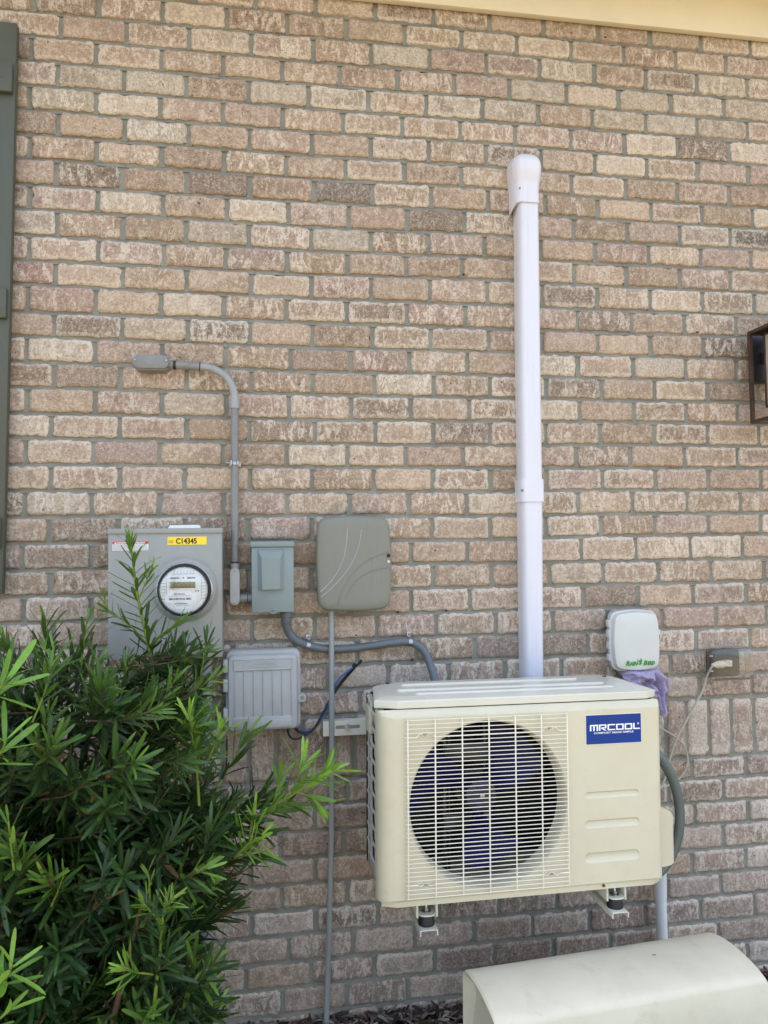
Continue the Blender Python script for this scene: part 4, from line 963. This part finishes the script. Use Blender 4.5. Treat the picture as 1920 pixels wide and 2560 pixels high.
mk('latch_gap', B().box(2.0715, 2.0762, -0.0710, -0.069, 1.180, 1.198), M['outlet'], lc)
yl = -0.0975
text('lettering', 'R', 0.0205, M['green'], 1.9365, yl, 1.1010, lid_, 1.0, 0.30, 'LEFT', 0.0013)
text('lettering', 'AIN', 0.0165, M['green'], 1.9500, yl, 1.1010, lid_, 0.98, 0.30, 'LEFT', 0.0011)
text('lettering', 'B', 0.0205, M['green'], 1.9995, yl, 1.1010, lid_, 1.0, 0.30, 'LEFT', 0.0013)
text('lettering', 'IRD', 0.0165, M['green'], 2.0135, yl, 1.1010, lid_, 0.98, 0.30, 'LEFT', 0.0011)
bird = [(1.9765,1.1205),(1.9815,1.1170),(1.9855,1.1130),(1.9845,1.1180),(1.9880,1.1150),(1.9890,1.1120),(1.9888,1.1175),(1.9905,1.1235),(1.9945,1.1190),(1.9955,1.1145),(1.9930,1.1095),(1.9925,1.1065),(1.9960,1.1030),(1.9920,1.1040),(1.9885,1.1015),(1.9850,1.1015),(1.9822,1.1040),(1.9780,1.1065),(1.9830,1.1062),(1.9868,1.1072),(1.9850,1.1105),(1.9810,1.1135),(1.9790,1.1165)]
mk('bird_emblem', B().poly(bird, yl+0.0002, yl-0.0002), M['green'], lid_, 0)
mk('cable_stub', B().tube([(1.905,-.03,1.088),(1.906,-.03,1.03),(1.91,-.04,0.95)], 0.006, 10), M['pvc'], ir)

# ------------------------------------------------------------------ towel under the controller
def towel_mesh():
    nu, nv = 64, 56
    top = smooth([Vector((1.934,0,1.071)),Vector((1.952,0,1.083)),Vector((2.0,0,1.088)),Vector((2.047,0,1.088)),Vector((2.078,0,1.079)),Vector((2.101,0,1.056))], 13)
    botm = smooth([Vector((1.938,0,1.052)),Vector((1.960,0,1.030)),Vector((1.995,0,0.995)),Vector((2.035,0,0.975)),Vector((2.062,0,0.925)),Vector((2.096,0,0.962))], 13)
    pts = []
    for i in range(nu+1):
        k = i/nu*(len(top)-1); a = int(min(k, len(top)-2)); f = k-a
        p = top[a].lerp(top[a+1], f); q = botm[a].lerp(botm[a+1], f); row = []
        u_ = i/nu
        for j in range(nv+1):
            t = j/nv; x = p.x+(q.x-p.x)*t; z = p.z+(q.z-p.z)*t
            env = min(1, 6*u_, 6*(1-u_))*min(1, 5*t+0.15)
            # drapes: swags running across the left two thirds, a hanging tail on the right
            w = min(1, max(0, (u_-0.50)/0.18))
            a1 = 1-abs(mnoise.noise(Vector(((z+0.45*(x-1.99))*62, x*13, 1.7))))*2.4
            a2 = 1-abs(mnoise.noise(Vector(((z-0.5*(x-1.99))*85, x*21, 5.2))))*2.2
            a3 = 1-abs(mnoise.noise(Vector(((x+0.12*(z-1.0))*66, z*11, 3.1))))*2.4
            y = -0.072-env*(0.012+(0.030*a1+0.014*a2)*(1-w)+0.038*a3*w+0.0025*mnoise.noise(Vector((x*210, z*210, 5))))
            if t < 0.12: y += (0.12-t)*0.30
            row.append((x+0.002*mnoise.noise(Vector((z*90, x*30, 0))), y, z+0.0018*mnoise.noise(Vector((x*120, 3, z*50)))))
        pts.append(row)
    b = B(); flat = [p for r in pts for p in r]; n = len(flat)
    b.v = flat+[(p[0], p[1]+0.006, p[2]) for p in flat]
    s = nv+1
    for i in range(nu):
        for j in range(nv):
            b.f.append((i*s+j, i*s+j+1, (i+1)*s+j+1, (i+1)*s+j)); b.f.append((n+i*s+j, n+(i+1)*s+j, n+(i+1)*s+j+1, n+i*s+j+1))
    rim = [(0, j) for j in range(nv)]+[(i, nv) for i in range(nu)]+[(nu, nv-j) for j in range(nv)]+[(nu-i, 0) for i in range(nu)]
    for k in range(len(rim)):
        a, c = rim[k], rim[(k+1) % len(rim)]; ia, ic = a[0]*s+a[1], c[0]*s+c[1]
        b.f.append((ia, n+ia, n+ic, ic))
    return b
tw = mk('towel', towel_mesh(), M['towel'], None, 180)
tag(tw, 'lavender terry towel stuffed in folds beneath the irrigation controller', 'towel')

# ------------------------------------------------------------------ outlet under a clear cover, plug and cord
ob = thing('outlet_box', 'dark outdoor outlet under a clear plastic in-use cover on the brick wall', 'outlet', (2.345, -0.03, 1.03))
mk('back_plate', B().panel(2.287, 2.408, 1.0375, 1.1290, 0.006, [(0, -0.002), (0, -0.014), (0.002, -0.016)], 4), M['outlet'], ob)
mk('receptacle', B().box(2.300, 2.395, -0.030, -0.0165, 1.050, 1.118, 0.003), M['outlet'], ob)
ccv = mk('clear_cover', B().panel(2.2590, 2.4290, 1.0300, 1.1440, 0.026, [(0, -0.0165), (0, -0.062), (0.004, -0.071), (0.014, -0.0745)], 7, 0.0, False, True), M['clear'], ob)
mk('cover_rim', B().tube([(x, -0.0165, z) for x, z in rrect(2.2590, 2.4290, 1.0300, 1.1440, 0.026, 7)+[rrect(2.2590, 2.4290, 1.0300, 1.1440, 0.026, 7)[0]]], 0.0022, 6, False), M['clear'], ccv)
for z in (1.065, 1.117): mk('hinge_knuckle', B().box(2.2635, 2.275, -0.066, -0.061, z-0.003, z+0.003, 0.001), M['cable'], ccv)  # hinge knuckles in opaque pale grey, standing in for small bright highlights
pc = thing('power_cord', 'cream plug and thin cord hanging from the outlet down behind the outdoor unit', 'cord', (2.2, -0.03, 0.69))
b = B(); b.loft([[(x, -0.044+r_*1.0*cos(a), 1.0845+(x-2.33)*0.04+r_*sin(a)) for a in [k*2*pi/14 for k in range(14)]] for x, r_ in ((2.283, 0.005), (2.292, 0.008), (2.305, 0.0125), (2.322, 0.0135), (2.332, 0.0105))])
b.box(2.3315, 2.3555, -0.0545, -0.031, 1.0765, 1.0975, 0.0018)
mk('plug', b, M['plug'], pc)
b = B()
for x, z in ((2.3405, 1.0905), (2.3475, 1.0855)): b.box(x-.0018, x+.0018, -0.0551, -0.0546, z-.0012, z+.0012)
mk('plug_marks', b, M['ink'], pc)
mk('cable', B().tube(smooth([(2.290,-.044,1.0825),(2.277,-.045,1.070),(2.266,-.040,1.045),(2.254,-.034,0.999),(2.223,-.030,0.944),(2.190,-.030,0.894),(2.152,-.030,0.836),(2.125,-.030,0.772),(2.10,-.034,0.70),(2.06,-.05,0.66),(2.0,-.08,0.66)], 8), 0.0038, 8), M['cord'], pc)
cc = tag(mk('sensor_cable', B().tube(smooth([(2.02,-.06,0.90),(2.058,-.044,0.888),(2.0955,-.034,0.8685),(2.145,-.030,0.838),(2.176,-.028,0.808),(2.190,-.028,0.768),(2.186,-.028,0.735),(2.174,-.028,0.712),(2.150,-.030,0.691),(2.10,-.05,0.68),(2.03,-.08,0.685)], 8), 0.0030, 8), M['cord']), 'thin grey cable making a loop beside the hose at the right of the outdoor unit', 'cable')

# ------------------------------------------------------------------ lantern at the right edge
ln = thing('wall_lantern', 'rust brown open box frame wall lantern at the right edge of the wall', 'wall lamp', (2.55, -0.1, 1.93))
lx0, lx1, ly0, ly1, lz0, lz1 = 2.462, 2.622, -0.245, -0.046, 1.934, 2.268
b = B(); w = 0.0125
for x in (lx0, lx1-w):
    for y in (ly0, ly1-w): b.box(x, x+w, y, y+w, lz0, lz1, .0006, 1)
    for z in (lz0, lz1-w): b.box(x+.0003, x+w-.0003, ly0+w, ly1-w, z+.0003, z+w-.0003, .0006, 1)
for y in (ly0, ly1-w):
    for z in (lz0, lz1-w): b.box(lx0+w, lx1-w, y+.0003, y+w-.0003, z+.0003, z+w-.0003, .0006, 1)
mk('outer_frame', b, M['lantern'], ln)
mk('back_plate', B().box(2.495, 2.589, -0.020, -0.003, 2.095, 2.262, .002), M['lantern_dark'], ln)
mk('mount_arm', B().box(2.530, 2.556, -0.090, -0.0205, 2.16, 2.20, .002), M['lantern_dark'], ln)
b = B(); ix0, ix1, iy0, iy1, iz0, iz1 = 2.494, 2.590, -0.205, -0.088, 1.985, 2.252; w = 0.009
for x in (ix0, ix1-w):
    for y in (iy0, iy1-w): b.box(x, x+w, y, y+w, iz0, iz1, .0006, 1)
    for z in (iz0, iz1-w): b.box(x+.0003, x+w-.0003, iy0+w, iy1-w, z+.0003, z+w-.0003, .0006, 1)
for y in (iy0, iy1-w):
    for z in (iz0, iz1-w): b.box(ix0+w, ix1-w, y+.0003, y+w-.0003, z+.0003, z+w-.0003, .0006, 1)
inn = mk('inner_frame', b, M['lantern'], ln)
for x in (ix0+0.003, ix1-0.006): mk('glass_pane', B().box(x, x+0.003, iy0+w, iy1-w, iz0+w, iz1-w), M['frost'], inn)
mk('glass_pane', B().box(ix0+w, ix1-w, iy0+.003, iy0+.006, iz0+w, iz1-w), M['frost'], inn)
mk('top_plate', B().box(lx0+.013, lx1-.013, ly0+.013, ly1-.013, lz1-0.011, lz1-0.004), M['lantern_dark'], ln)

# ------------------------------------------------------------------ ivory fibreglass cover in front
cv = thing('equipment_cover', 'ivory rounded fibreglass equipment cover standing on the mulch below the outdoor unit', 'cover', (1.66, -0.58, 0.0))
th_ = R_(5.0)
def loc(u_, v_, z): # u along the length, v from back to front
    return (1.259+u_*cos(th_)+v_*sin(th_), -0.462+u_*sin(th_)-v_*cos(th_), z+(0.010 if z > 0.1 else 0))
LC, DC = 0.775, 0.238
prof = [(0.0, -0.02), (0.0, 0.20), (0.0, 0.322), (0.003, 0.343), (0.012, 0.357), (0.026, 0.3645), (0.060, 0.3700), (0.10, 0.3715), (0.14, 0.3690), (0.18, 0.3625), (0.21, 0.3540), (0.228, 0.3465), (0.236, 0.3400), (0.240, 0.3300), (0.252, 0.20), (0.270, -0.02)]
rings = []
for u_, ins in ((0.026, 0.034), (0.012, 0.021), (0.004, 0.012), (0.0, 0.004), (0.006, 0.0), (LC*0.25, -0.0), (LC*0.5, -0.0), (LC*0.75, -0.0), (LC-0.02, 0.0), (LC-0.006, 0.004), (LC, 0.012), (LC-0.004, 0.024)):
    rings.append([loc(u_+0.0012*mnoise.noise(Vector((v_*9, z*9, u_))), min(max(v_, ins), 0.27-ins) if z > 0.2 else v_, z-(ins if z > 0.30 else 0)) for v_, z in prof])
cob = mk('shell', B().loft(rings, True, True), M['cover'], cv, 30)
pp = loc(0.52, 0.105, 0.3719)
mk('paint_drip', B().add([(pp[0]+0.006*cos(a)*(1+.3*sin(3*a)), pp[1]+0.0045*sin(a)*(1+.3*cos(2*a)), pp[2]+0.0002) for a in [k*2*pi/12 for k in range(12)]], [tuple(range(12))]), M['bluespot'], cob, 0)

# ------------------------------------------------------------------ mulch chips
rg2 = random.Random(5)
cvs, cfs, cts = [], [], []
def chip(x, y, z, l, w, h, yaw, tilt, roll, c):
    mx = Matrix.Translation((x, y, z)) @ Matrix.Rotation(yaw, 4, 'Z') @ Matrix.Rotation(tilt, 4, 'Y') @ Matrix.Rotation(roll, 4, 'X')
    o_ = len(cvs)
    for sx_ in (-1, -0.2, 1):
        for sy_, sz_ in ((-1, -1), (1, -1), (1, 1), (-1, 1)):
            tp_ = rg2.uniform(0.35, 1.0) if abs(sx_) == 1 else 1.0
            cvs.append(tuple(mx @ Vector((sx_*l/2, sy_*w/2*tp_+(0.15*w if sx_ == -0.2 else 0), sz_*h/2*tp_+(0.4*h if sx_ == -0.2 else 0))))); cts.append(c)
    for k in range(2):
        for i in range(4): cfs.append((o_+k*4+i, o_+k*4+(i+1) % 4, o_+(k+1)*4+(i+1) % 4, o_+(k+1)*4+i))
    cfs.append((o_+3, o_+2, o_+1, o_)); cfs.append((o_+8, o_+9, o_+10, o_+11))
CP = [lin(c) for c in ((172,164,154),(128,118,110),(160,148,134),(92,76,64),(116,100,88),(70,56,48),(140,128,116),(60,48,44),(150,140,130),(104,70,50),(84,70,62),(50,42,40))]
def scatter(n, x0, x1, y0, y1, big=1.0):
    for _ in range(n):
        x = rg2.uniform(x0, x1); y = rg2.uniform(y0, y1); l = rg2.uniform(0.016, 0.055)*big
        c = rg2.choice(CP); k = rg2.uniform(0.75, 1.15)
        chip(x, y, rg2.uniform(-0.004, 0.016), l, rg2.uniform(0.004, 0.012)*big, rg2.uniform(0.002, 0.006), rg2.uniform(0, 6.3), rg2.gauss(0, 0.25), rg2.gauss(0, 0.5), tuple(v*k for v in c))
scatter(2600, 0.6, 1.45, -0.55, -0.004); scatter(900, 2.0, 2.75, -0.5, -0.004); scatter(2600, -0.8, 3.0, -1.25, -0.03)
me = bpy.data.meshes.new('mulch_chips'); me.from_pydata(cvs, [], cfs)
a_ = me.attributes.new('tint', 'FLOAT_COLOR', 'POINT')
for k, c in enumerate(cts): a_.data[k].color = (*c, 1)
finish(me, M['chips'], 0)
o = link_obj('mulch_chips', me); o['kind'] = 'stuff'

# ------------------------------------------------------------------ shrub
sb = thing('shrub', 'bushy evergreen shrub with narrow dark leaves and lime green new shoots', 'shrub', (0.28, -0.50, 0.0))
rg3 = random.Random(11)
def leaf_shape(curve, wid):
    v, uv = [], []
    st = [(0.0, 0.18), (0.16, 0.70), (0.42, 1.0), (0.76, 0.98), (0.94, 0.62)]
    for t, w in st:
        z = -curve*t*t
        v += [(t, -w*wid/2, z+0.010), (t, 0, z-0.004), (t, w*wid/2, z+0.010)]; uv += [(t, 0.5-w/2), (t, 0.5), (t, 0.5+w/2)]
    v.append((1.0, 0, -curve)); uv.append((1.0, 0.5))
    f = []
    for k in range(4):
        a = k*3; f += [(a, a+3, a+4, a+1), (a+1, a+4, a+5, a+2)]
    f += [(12, 15, 13), (13, 15, 14)]
    return v, f, uv
LS = [leaf_shape(c, w) for c, w in ((0.02, 0.128), (0.10, 0.118), (0.18, 0.132), (-0.06, 0.122), (0.30, 0.116))]
def leaf_mesh(s_):
    me = bpy.data.meshes.new('leaf'); me.from_pydata(s_[0], [], s_[1]); ul = me.uv_layers.new(name='UVMap')
    for l in me.loops: ul.data[l.index].uv = s_[2][l.vertex_index]
    me.shade_smooth(); me.materials.append(M['leaf']); return me
LM = [leaf_mesh(s_) for s_ in LS]
LEAVES = []       # (matrix, colour, shape, priority)
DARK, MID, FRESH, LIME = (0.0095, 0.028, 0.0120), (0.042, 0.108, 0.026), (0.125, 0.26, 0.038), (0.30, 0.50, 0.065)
def mixc(a, b, t): return tuple(x+(y-x)*t for x, y in zip(a, b))
TWIG = B()
def shoot(pts, n, ll, spread=0.85, cbase=DARK, ctip=MID, prio=0, t0=0.0, thick=0.0022, wid=1.0, tipcrowd=0.0, single=False, droop=0.0):
    P = smooth([Vector(p) for p in pts], 6); L_ = [0]
    for a, b in zip(P, P[1:]): L_.append(L_[-1]+(b-a).length)
    tot = L_[-1]
    def pos(t):
        d = t*tot
        for k in range(len(P)-1):
            if d <= L_[k+1] or k == len(P)-2:
                f = (d-L_[k])/max(1e-6, L_[k+1]-L_[k]); return P[k].lerp(P[k+1], f), (P[k+1]-P[k]).normalized()
    rad = [thick*(1-0.55*k/(len(P)-1)) for k in range(len(P))]
    if single:
        mk('twig', B().tube(P, rad, 7), M['twig'], sb)
    else: TWIG.tube(P, rad, 5, False)
    ph = rg3.uniform(0, 6.3)
    for k in range(n):
        t = t0+(1-t0)*((k+0.5)/n)**(1.0-tipcrowd*0.5)
        p, d = pos(min(1, t))
        ph += 2.39996+rg3.gauss(0, 0.2)
        up = Vector((0, 0, 1)) if abs(d.z) < 0.92 else Vector((1, 0, 0))
        e1 = d.cross(up).normalized(); e2 = d.cross(e1)
        rd = e1*cos(ph)+e2*sin(ph)
        sp = spread*(1-0.62*max(0, (t-0.72)/0.28))*rg3.uniform(0.82, 1.18)
        dr = (d*cos(sp)+rd*sin(sp)); dr.z -= droop*rg3.uniform(.3, 1); dr.normalize()
        l = ll*1.14*rg3.uniform(0.75, 1.12)*(1-0.45*max(0, (t-0.8)/0.2))*(0.8+0.2*min(1, t*4))
        yv = dr.cross(d if abs(dr.dot(d)) < 0.98 else up).normalized(); zv = dr.cross(yv)
        if zv.dot(d) < 0: yv, zv = -yv, -zv
        mx = Matrix(((dr.x*l, yv.x*l*wid, zv.x*l, p.x), (dr.y*l, yv.y*l*wid, zv.y*l, p.y), (dr.z*l, yv.z*l*wid, zv.z*l, p.z), (0, 0, 0, 1)))
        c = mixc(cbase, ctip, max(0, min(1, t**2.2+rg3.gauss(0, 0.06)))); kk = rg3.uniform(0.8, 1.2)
        if prio < 9 and rg3.random() < 0.012: c = (0.20, 0.11, 0.045)      # a few dead brown leaves
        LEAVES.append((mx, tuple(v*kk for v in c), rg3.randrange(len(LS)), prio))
# main stems
for pts in ([(0.20,-.50,-.02),(0.21,-.50,0.4),(0.24,-.49,0.9),(0.30,-.47,1.30)], [(0.30,-.55,-.02),(0.33,-.56,0.4),(0.40,-.56,0.8),(0.47,-.54,1.1)], [(0.36,-.45,-.02),(0.44,-.44,0.35),(0.52,-.42,0.7),(0.60,-.42,0.95)],
            [(0.10,-.52,-.02),(0.08,-.55,0.4),(0.05,-.58,0.85),(0.02,-.58,1.2)], [(0.28,-.62,-.02),(0.36,-.70,0.3),(0.42,-.76,0.55),(0.47,-.79,0.75)], [(0.0,-.5,-.02),(-.07,-.55,0.4),(-.12,-.6,0.9),(-.15,-.6,1.15)]):
    P = smooth(pts, 6); mk('stem', B().tube(P, [0.011*(1-0.65*k/(len(P)-1)) for k in range(len(P))], 9), M['bark'], sb)
def A(vx, vy, Y): return tuple(at(vx, vy, Y))
# shoots that can be singled out in the photograph
HS = dict(single=True, prio=9)
shoot([A(335,1500,-.46),A(322,1400,-.46),A(298,1290,-.46),A(282,1168,-.46)], 46, 0.072, 0.95, (0.035,0.10,0.025), FRESH, thick=0.0058, t0=0.12, **HS)
shoot([A(282,1195,-.46),A(281,1160,-.46)], 14, 0.036, 0.45, FRESH, LIME, thick=0.003, **HS)
shoot([A(297,1300,-.46),A(312,1265,-.47),A(330,1222,-.48)], 10, 0.042, 0.55, MID, LIME, thick=0.0025, t0=0.35, **HS)
shoot([A(318,1400,-.46),A(350,1370,-.50),A(385,1345,-.52),A(398,1335,-.53)], 16, 0.05, 0.6, MID, FRESH, thick=0.0028, t0=0.2, **HS)
shoot([A(315,1390,-.44),A(280,1350,-.46),A(236,1320,-.47),A(225,1290,-.47)], 16, 0.05, 0.65, MID, FRESH, thick=0.0028, t0=0.2, **HS)
shoot([A(415,1560,-.50),A(425,1480,-.50),A(440,1430,-.50),A(445,1380,-.50)], 24, 0.075, 0.55, DARK, MID, thick=0.003, **HS)
shoot([A(380,1540,-.48),A(398,1470,-.49),A(400,1400,-.50)], 18, 0.072, 0.5, DARK, MID, thick=0.003, **HS)
shoot([A(390,1820,-.60),A(470,1790,-.60),A(560,1760,-.62),A(640,1712,-.63),A(700,1672,-.63)], 34, 0.082, 0.85, MID, LIME, thick=0.0042, t0=0.22, **HS)
shoot([A(675,1690,-.63),A(705,1670,-.63),A(722,1662,-.63)], 13, 0.082, 0.9, (0.16,0.33,0.045), LIME, thick=0.003, **HS)
shoot([A(585,1752,-.62),A(600,1700,-.62),A(612,1655,-.62)], 9, 0.07, 0.7, FRESH, (0.18,0.36,0.05), thick=0.0025, **HS)
shoot([A(510,1850,-.66),A(535,1825,-.67),A(560,1812,-.68)], 16, 0.078, 1.0, (0.14,0.30,0.04), LIME, thick=0.003, **HS)
shoot([A(430,1740,-.66),A(425,1660,-.67),A(415,1590,-.68),A(408,1540,-.69)], 26, 0.068, 0.75, MID, LIME, thick=0.0035, t0=0.35, **HS)
shoot([A(450,1640,-.66),A(468,1600,-.67),A(480,1570,-.68)], 9, 0.06, 0.7, FRESH, LIME, thick=0.0025, t0=0.3, **HS)
shoot([A(470,1700,-.6),A(505,1640,-.6),A(540,1580,-.6)], 14, 0.075, 0.55, DARK, FRESH, thick=0.0025, **HS)
shoot([A(-30,1520,-.85),A(0,1490,-.86),A(22,1460,-.87)], 12, 0.085, 1.0, (0.14,0.30,0.04), (0.20,0.40,0.05), thick=0.003, **HS)
shoot([A(-20,1660,-.88),A(5,1620,-.89),A(15,1595,-.9)], 10, 0.085, 1.0, (0.14,0.30,0.04), (0.20,0.40,0.05), thick=0.003, **HS)
shoot([A(70,1560,-.75),A(95,1500,-.75),A(110,1440,-.75)], 14, 0.06, 0.65, MID, (0.14,0.30,0.04), thick=0.0025, t0=0.3, **HS)
shoot([A(330,2200,-.80),A(345,2060,-.80),A(352,1980,-.80),A(362,1945,-.80)], 22, 0.06, 0.7, MID, FRESH, thick=0.0042, t0=0.2, **HS)
shoot([A(352,1980,-.80),A(366,1950,-.81),A(374,1938,-.81)], 16, 0.040, 0.8, FRESH, (0.34,0.46,0.10), thick=0.0025, t0=0.2, **HS)
shoot([A(340,1985,-.80),A(318,1960,-.81),A(306,1944,-.81)], 14, 0.044, 0.7, FRESH, LIME, thick=0.0025, t0=0.2, **HS)
shoot([A(320,1930,-.79),A(322,1900,-.79),A(318,1880,-.79)], 9, 0.034, 0.7, FRESH, (0.30,0.44,0.09), thick=0.002, **HS)
shoot([A(330,2105,-.82),A(290,2100,-.84),A(266,2092,-.85)], 18, 0.050, 0.9, FRESH, LIME, thick=0.0025, t0=0.4, **HS)
shoot([A(0,2140,-.88),A(18,2105,-.89),A(28,2085,-.9)], 12, 0.078, 1.05, (0.14,0.30,0.04), LIME, thick=0.003, **HS)
shoot([A(-30,2230,-.88),A(0,2200,-.9),A(25,2180,-.9)], 6, 0.075, 0.5, (0.14,0.30,0.04), LIME, thick=0.003, **HS)
shoot([A(110,1960,-.78),A(125,1925,-.79),A(138,1890,-.8)], 12, 0.058, 0.6, MID, FRESH, thick=0.0025, **HS)
shoot([A(30,1880,-.84),A(20,1790,-.85),A(18,1770,-.85)], 10, 0.05, 0.8, MID, FRESH, thick=0.0025, **HS)
shoot([A(560,1765,-.58),A(610,1745,-.58),A(650,1742,-.58)], 12, 0.06, 0.75, DARK, FRESH, thick=0.0025, **HS)
shoot([A(610,1730,-.63),A(640,1690,-.63),A(655,1640,-.63)], 10, 0.085, 0.7, FRESH, LIME, thick=0.0025, t0=0.2, **HS)
shoot([A(640,1712,-.63),A(668,1720,-.63),A(690,1735,-.63)], 8, 0.075, 0.7, FRESH, LIME, thick=0.0022, t0=0.2, **HS)
shoot([A(480,1800,-.64),A(540,1790,-.64),A(590,1800,-.64)], 14, 0.075, 0.8, DARK, MID, thick=0.0025, **HS)
shoot([A(470,1880,-.6),A(520,1850,-.6),A(575,1845,-.6)], 14, 0.075, 0.8, DARK, MID, thick=0.0025, **HS)
shoot([A(540,1820,-.67),A(550,1780,-.67),A(548,1752,-.67)], 7, 0.055, 0.6, FRESH, LIME, thick=0.002, t0=0.3, **HS)
shoot([A(240,1560,-.55),A(262,1500,-.55),A(275,1440,-.55)], 18, 0.065, 0.7, DARK, FRESH, thick=0.0028, **HS)
shoot([A(95,1480,-.5),A(100,1400,-.5),A(98,1335,-.5)], 20, 0.07, 0.6, DARK, FRESH, thick=0.0028, **HS)
shoot([A(170,1480,-.5),A(180,1400,-.5),A(188,1340,-.5)], 18, 0.065, 0.6, DARK, FRESH, thick=0.0028, **HS)
# the crown: dark leafy shoots filling the outline of the plant
OUT = [(-330,1380),(-270,1345),(-200,1400),(-140,1340),(-60,1330),(20,1345),(55,1385),(100,1335),(130,1385),(185,1345),(215,1395),(262,1400),(300,1370),(340,1345),(380,1368),(430,1350),(468,1375),(482,1415),(474,1470),(440,1500),(455,1560),(490,1600),(560,1650),(600,1690),(590,1745),(600,1800),(570,1850),(535,1900),(528,1980),(505,2040),(500,2100),(480,2160),(470,2260),(-330,2260)]
GAPS = [(165,1585,48,62), (300,1560,26,26), (200,2035,24,30), (75,2075,24,28), (150,1640,24,26), (215,1660,22,20), (30,1930,20,18)]
def inside(x, y):
    c = False; n = len(OUT); j = n-1
    for i in range(n):
        xi, yi = OUT[i]; xj, yj = OUT[j]
        if (yi > y) != (yj > y) and x < (xj-xi)*(y-yi)/(yj-yi)+xi: c = not c
        j = i
    return c
cnt = 0
while cnt < 540:
    vx, vy = rg3.uniform(-330, 610), rg3.uniform(1335, 2250)
    if not inside(vx, vy): continue
    Y = rg3.uniform(-0.84, -0.17)
    edge_d = min(1, max(0.15, (610-vx)/300))*min(1, max(0.3, (vx+360)/220))*min(1, max(0.25, (vy-1330)/250))
    if abs(Y+0.50) > 0.36*edge_d+0.06: continue
    skip = False
    for gx, gy, gw, gh in GAPS:
        if abs(vx-gx) < gw and abs(vy-gy+10) < gh+10: skip = rg3.random() < 0.93
    if skip: continue
    tip = Vector(A(vx, vy, Y)); ax = Vector((0.18, -0.50, min(tip.z-0.10, tip.z*0.8)))
    d = (tip-ax); d.z = abs(d.z)*0.5+rg3.uniform(0.02, 0.22); d.normalize(); d = (d+Vector((rg3.gauss(0, .3), rg3.gauss(0, .3), rg3.gauss(0, .25)))).normalized()
    ln_ = rg3.uniform(0.12, 0.24)
    base = tip-d*ln_; mid_ = (tip+base)/2+Vector((rg3.gauss(0, .008), rg3.gauss(0, .008), -0.012))
    q = rg3.random()
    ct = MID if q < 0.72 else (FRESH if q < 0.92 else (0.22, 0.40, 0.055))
    if tip.z > 0.85: ct = mixc(ct, FRESH, 0.45*min(1, (tip.z-0.85)/0.25))      # lighter tip colour towards the top of the plant
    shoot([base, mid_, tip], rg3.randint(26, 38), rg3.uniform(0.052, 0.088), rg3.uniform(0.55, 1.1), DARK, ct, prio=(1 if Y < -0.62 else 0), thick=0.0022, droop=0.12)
    cnt += 1
mk('twigs', TWIG, M['bark'], sb)['kind'] = 'stuff'
def leaf_rank(k):
    mx, c, s_, pr = LEAVES[k]; p = project(mx @ Vector((0.5, 0, 0)))
    if not (0 < p[0] < 1920 and 0 < p[1] < 2560): return 99
    a = project(mx @ Vector((0, 0, 0))); b_ = project(mx @ Vector((1, 0, 0)))
    return -(pr*100+math.hypot(a[0]-b_[0], a[1]-b_[1])-80*p[2])
od = sorted(range(len(LEAVES)), key=leaf_rank); top300 = set(od[:300])
lv_, lf_, lu_, lt_ = [], [], [], []
for k, (mx, c, s_, pr) in enumerate(LEAVES):
    if k in top300:
        o = link_obj('leaf', LM[s_], sb); o.matrix_basis = mx; o.color = (*c, 1)
    else:
        v, f, uv = LS[s_]; off = len(lv_)
        lv_ += [tuple(mx @ Vector(p)) for p in v]; lu_ += uv; lt_ += [c]*len(v); lf_ += [tuple(i+off for i in ff) for ff in f]
me = bpy.data.meshes.new('leaves'); me.from_pydata(lv_, [], lf_); ul = me.uv_layers.new(name='UVMap')
vi = [0]*len(me.loops); me.loops.foreach_get('vertex_index', vi)
ul.data.foreach_set('uv', [w for i in vi for w in lu_[i]])
a_ = me.attributes.new('tint', 'FLOAT_COLOR', 'POINT'); a_.data.foreach_set('color', [w for c in lt_ for w in (*c, 1.0)])
me.shade_smooth(); me.materials.append(M['leaves'])
o = link_obj('leaves', me, sb); o['kind'] = 'stuff'
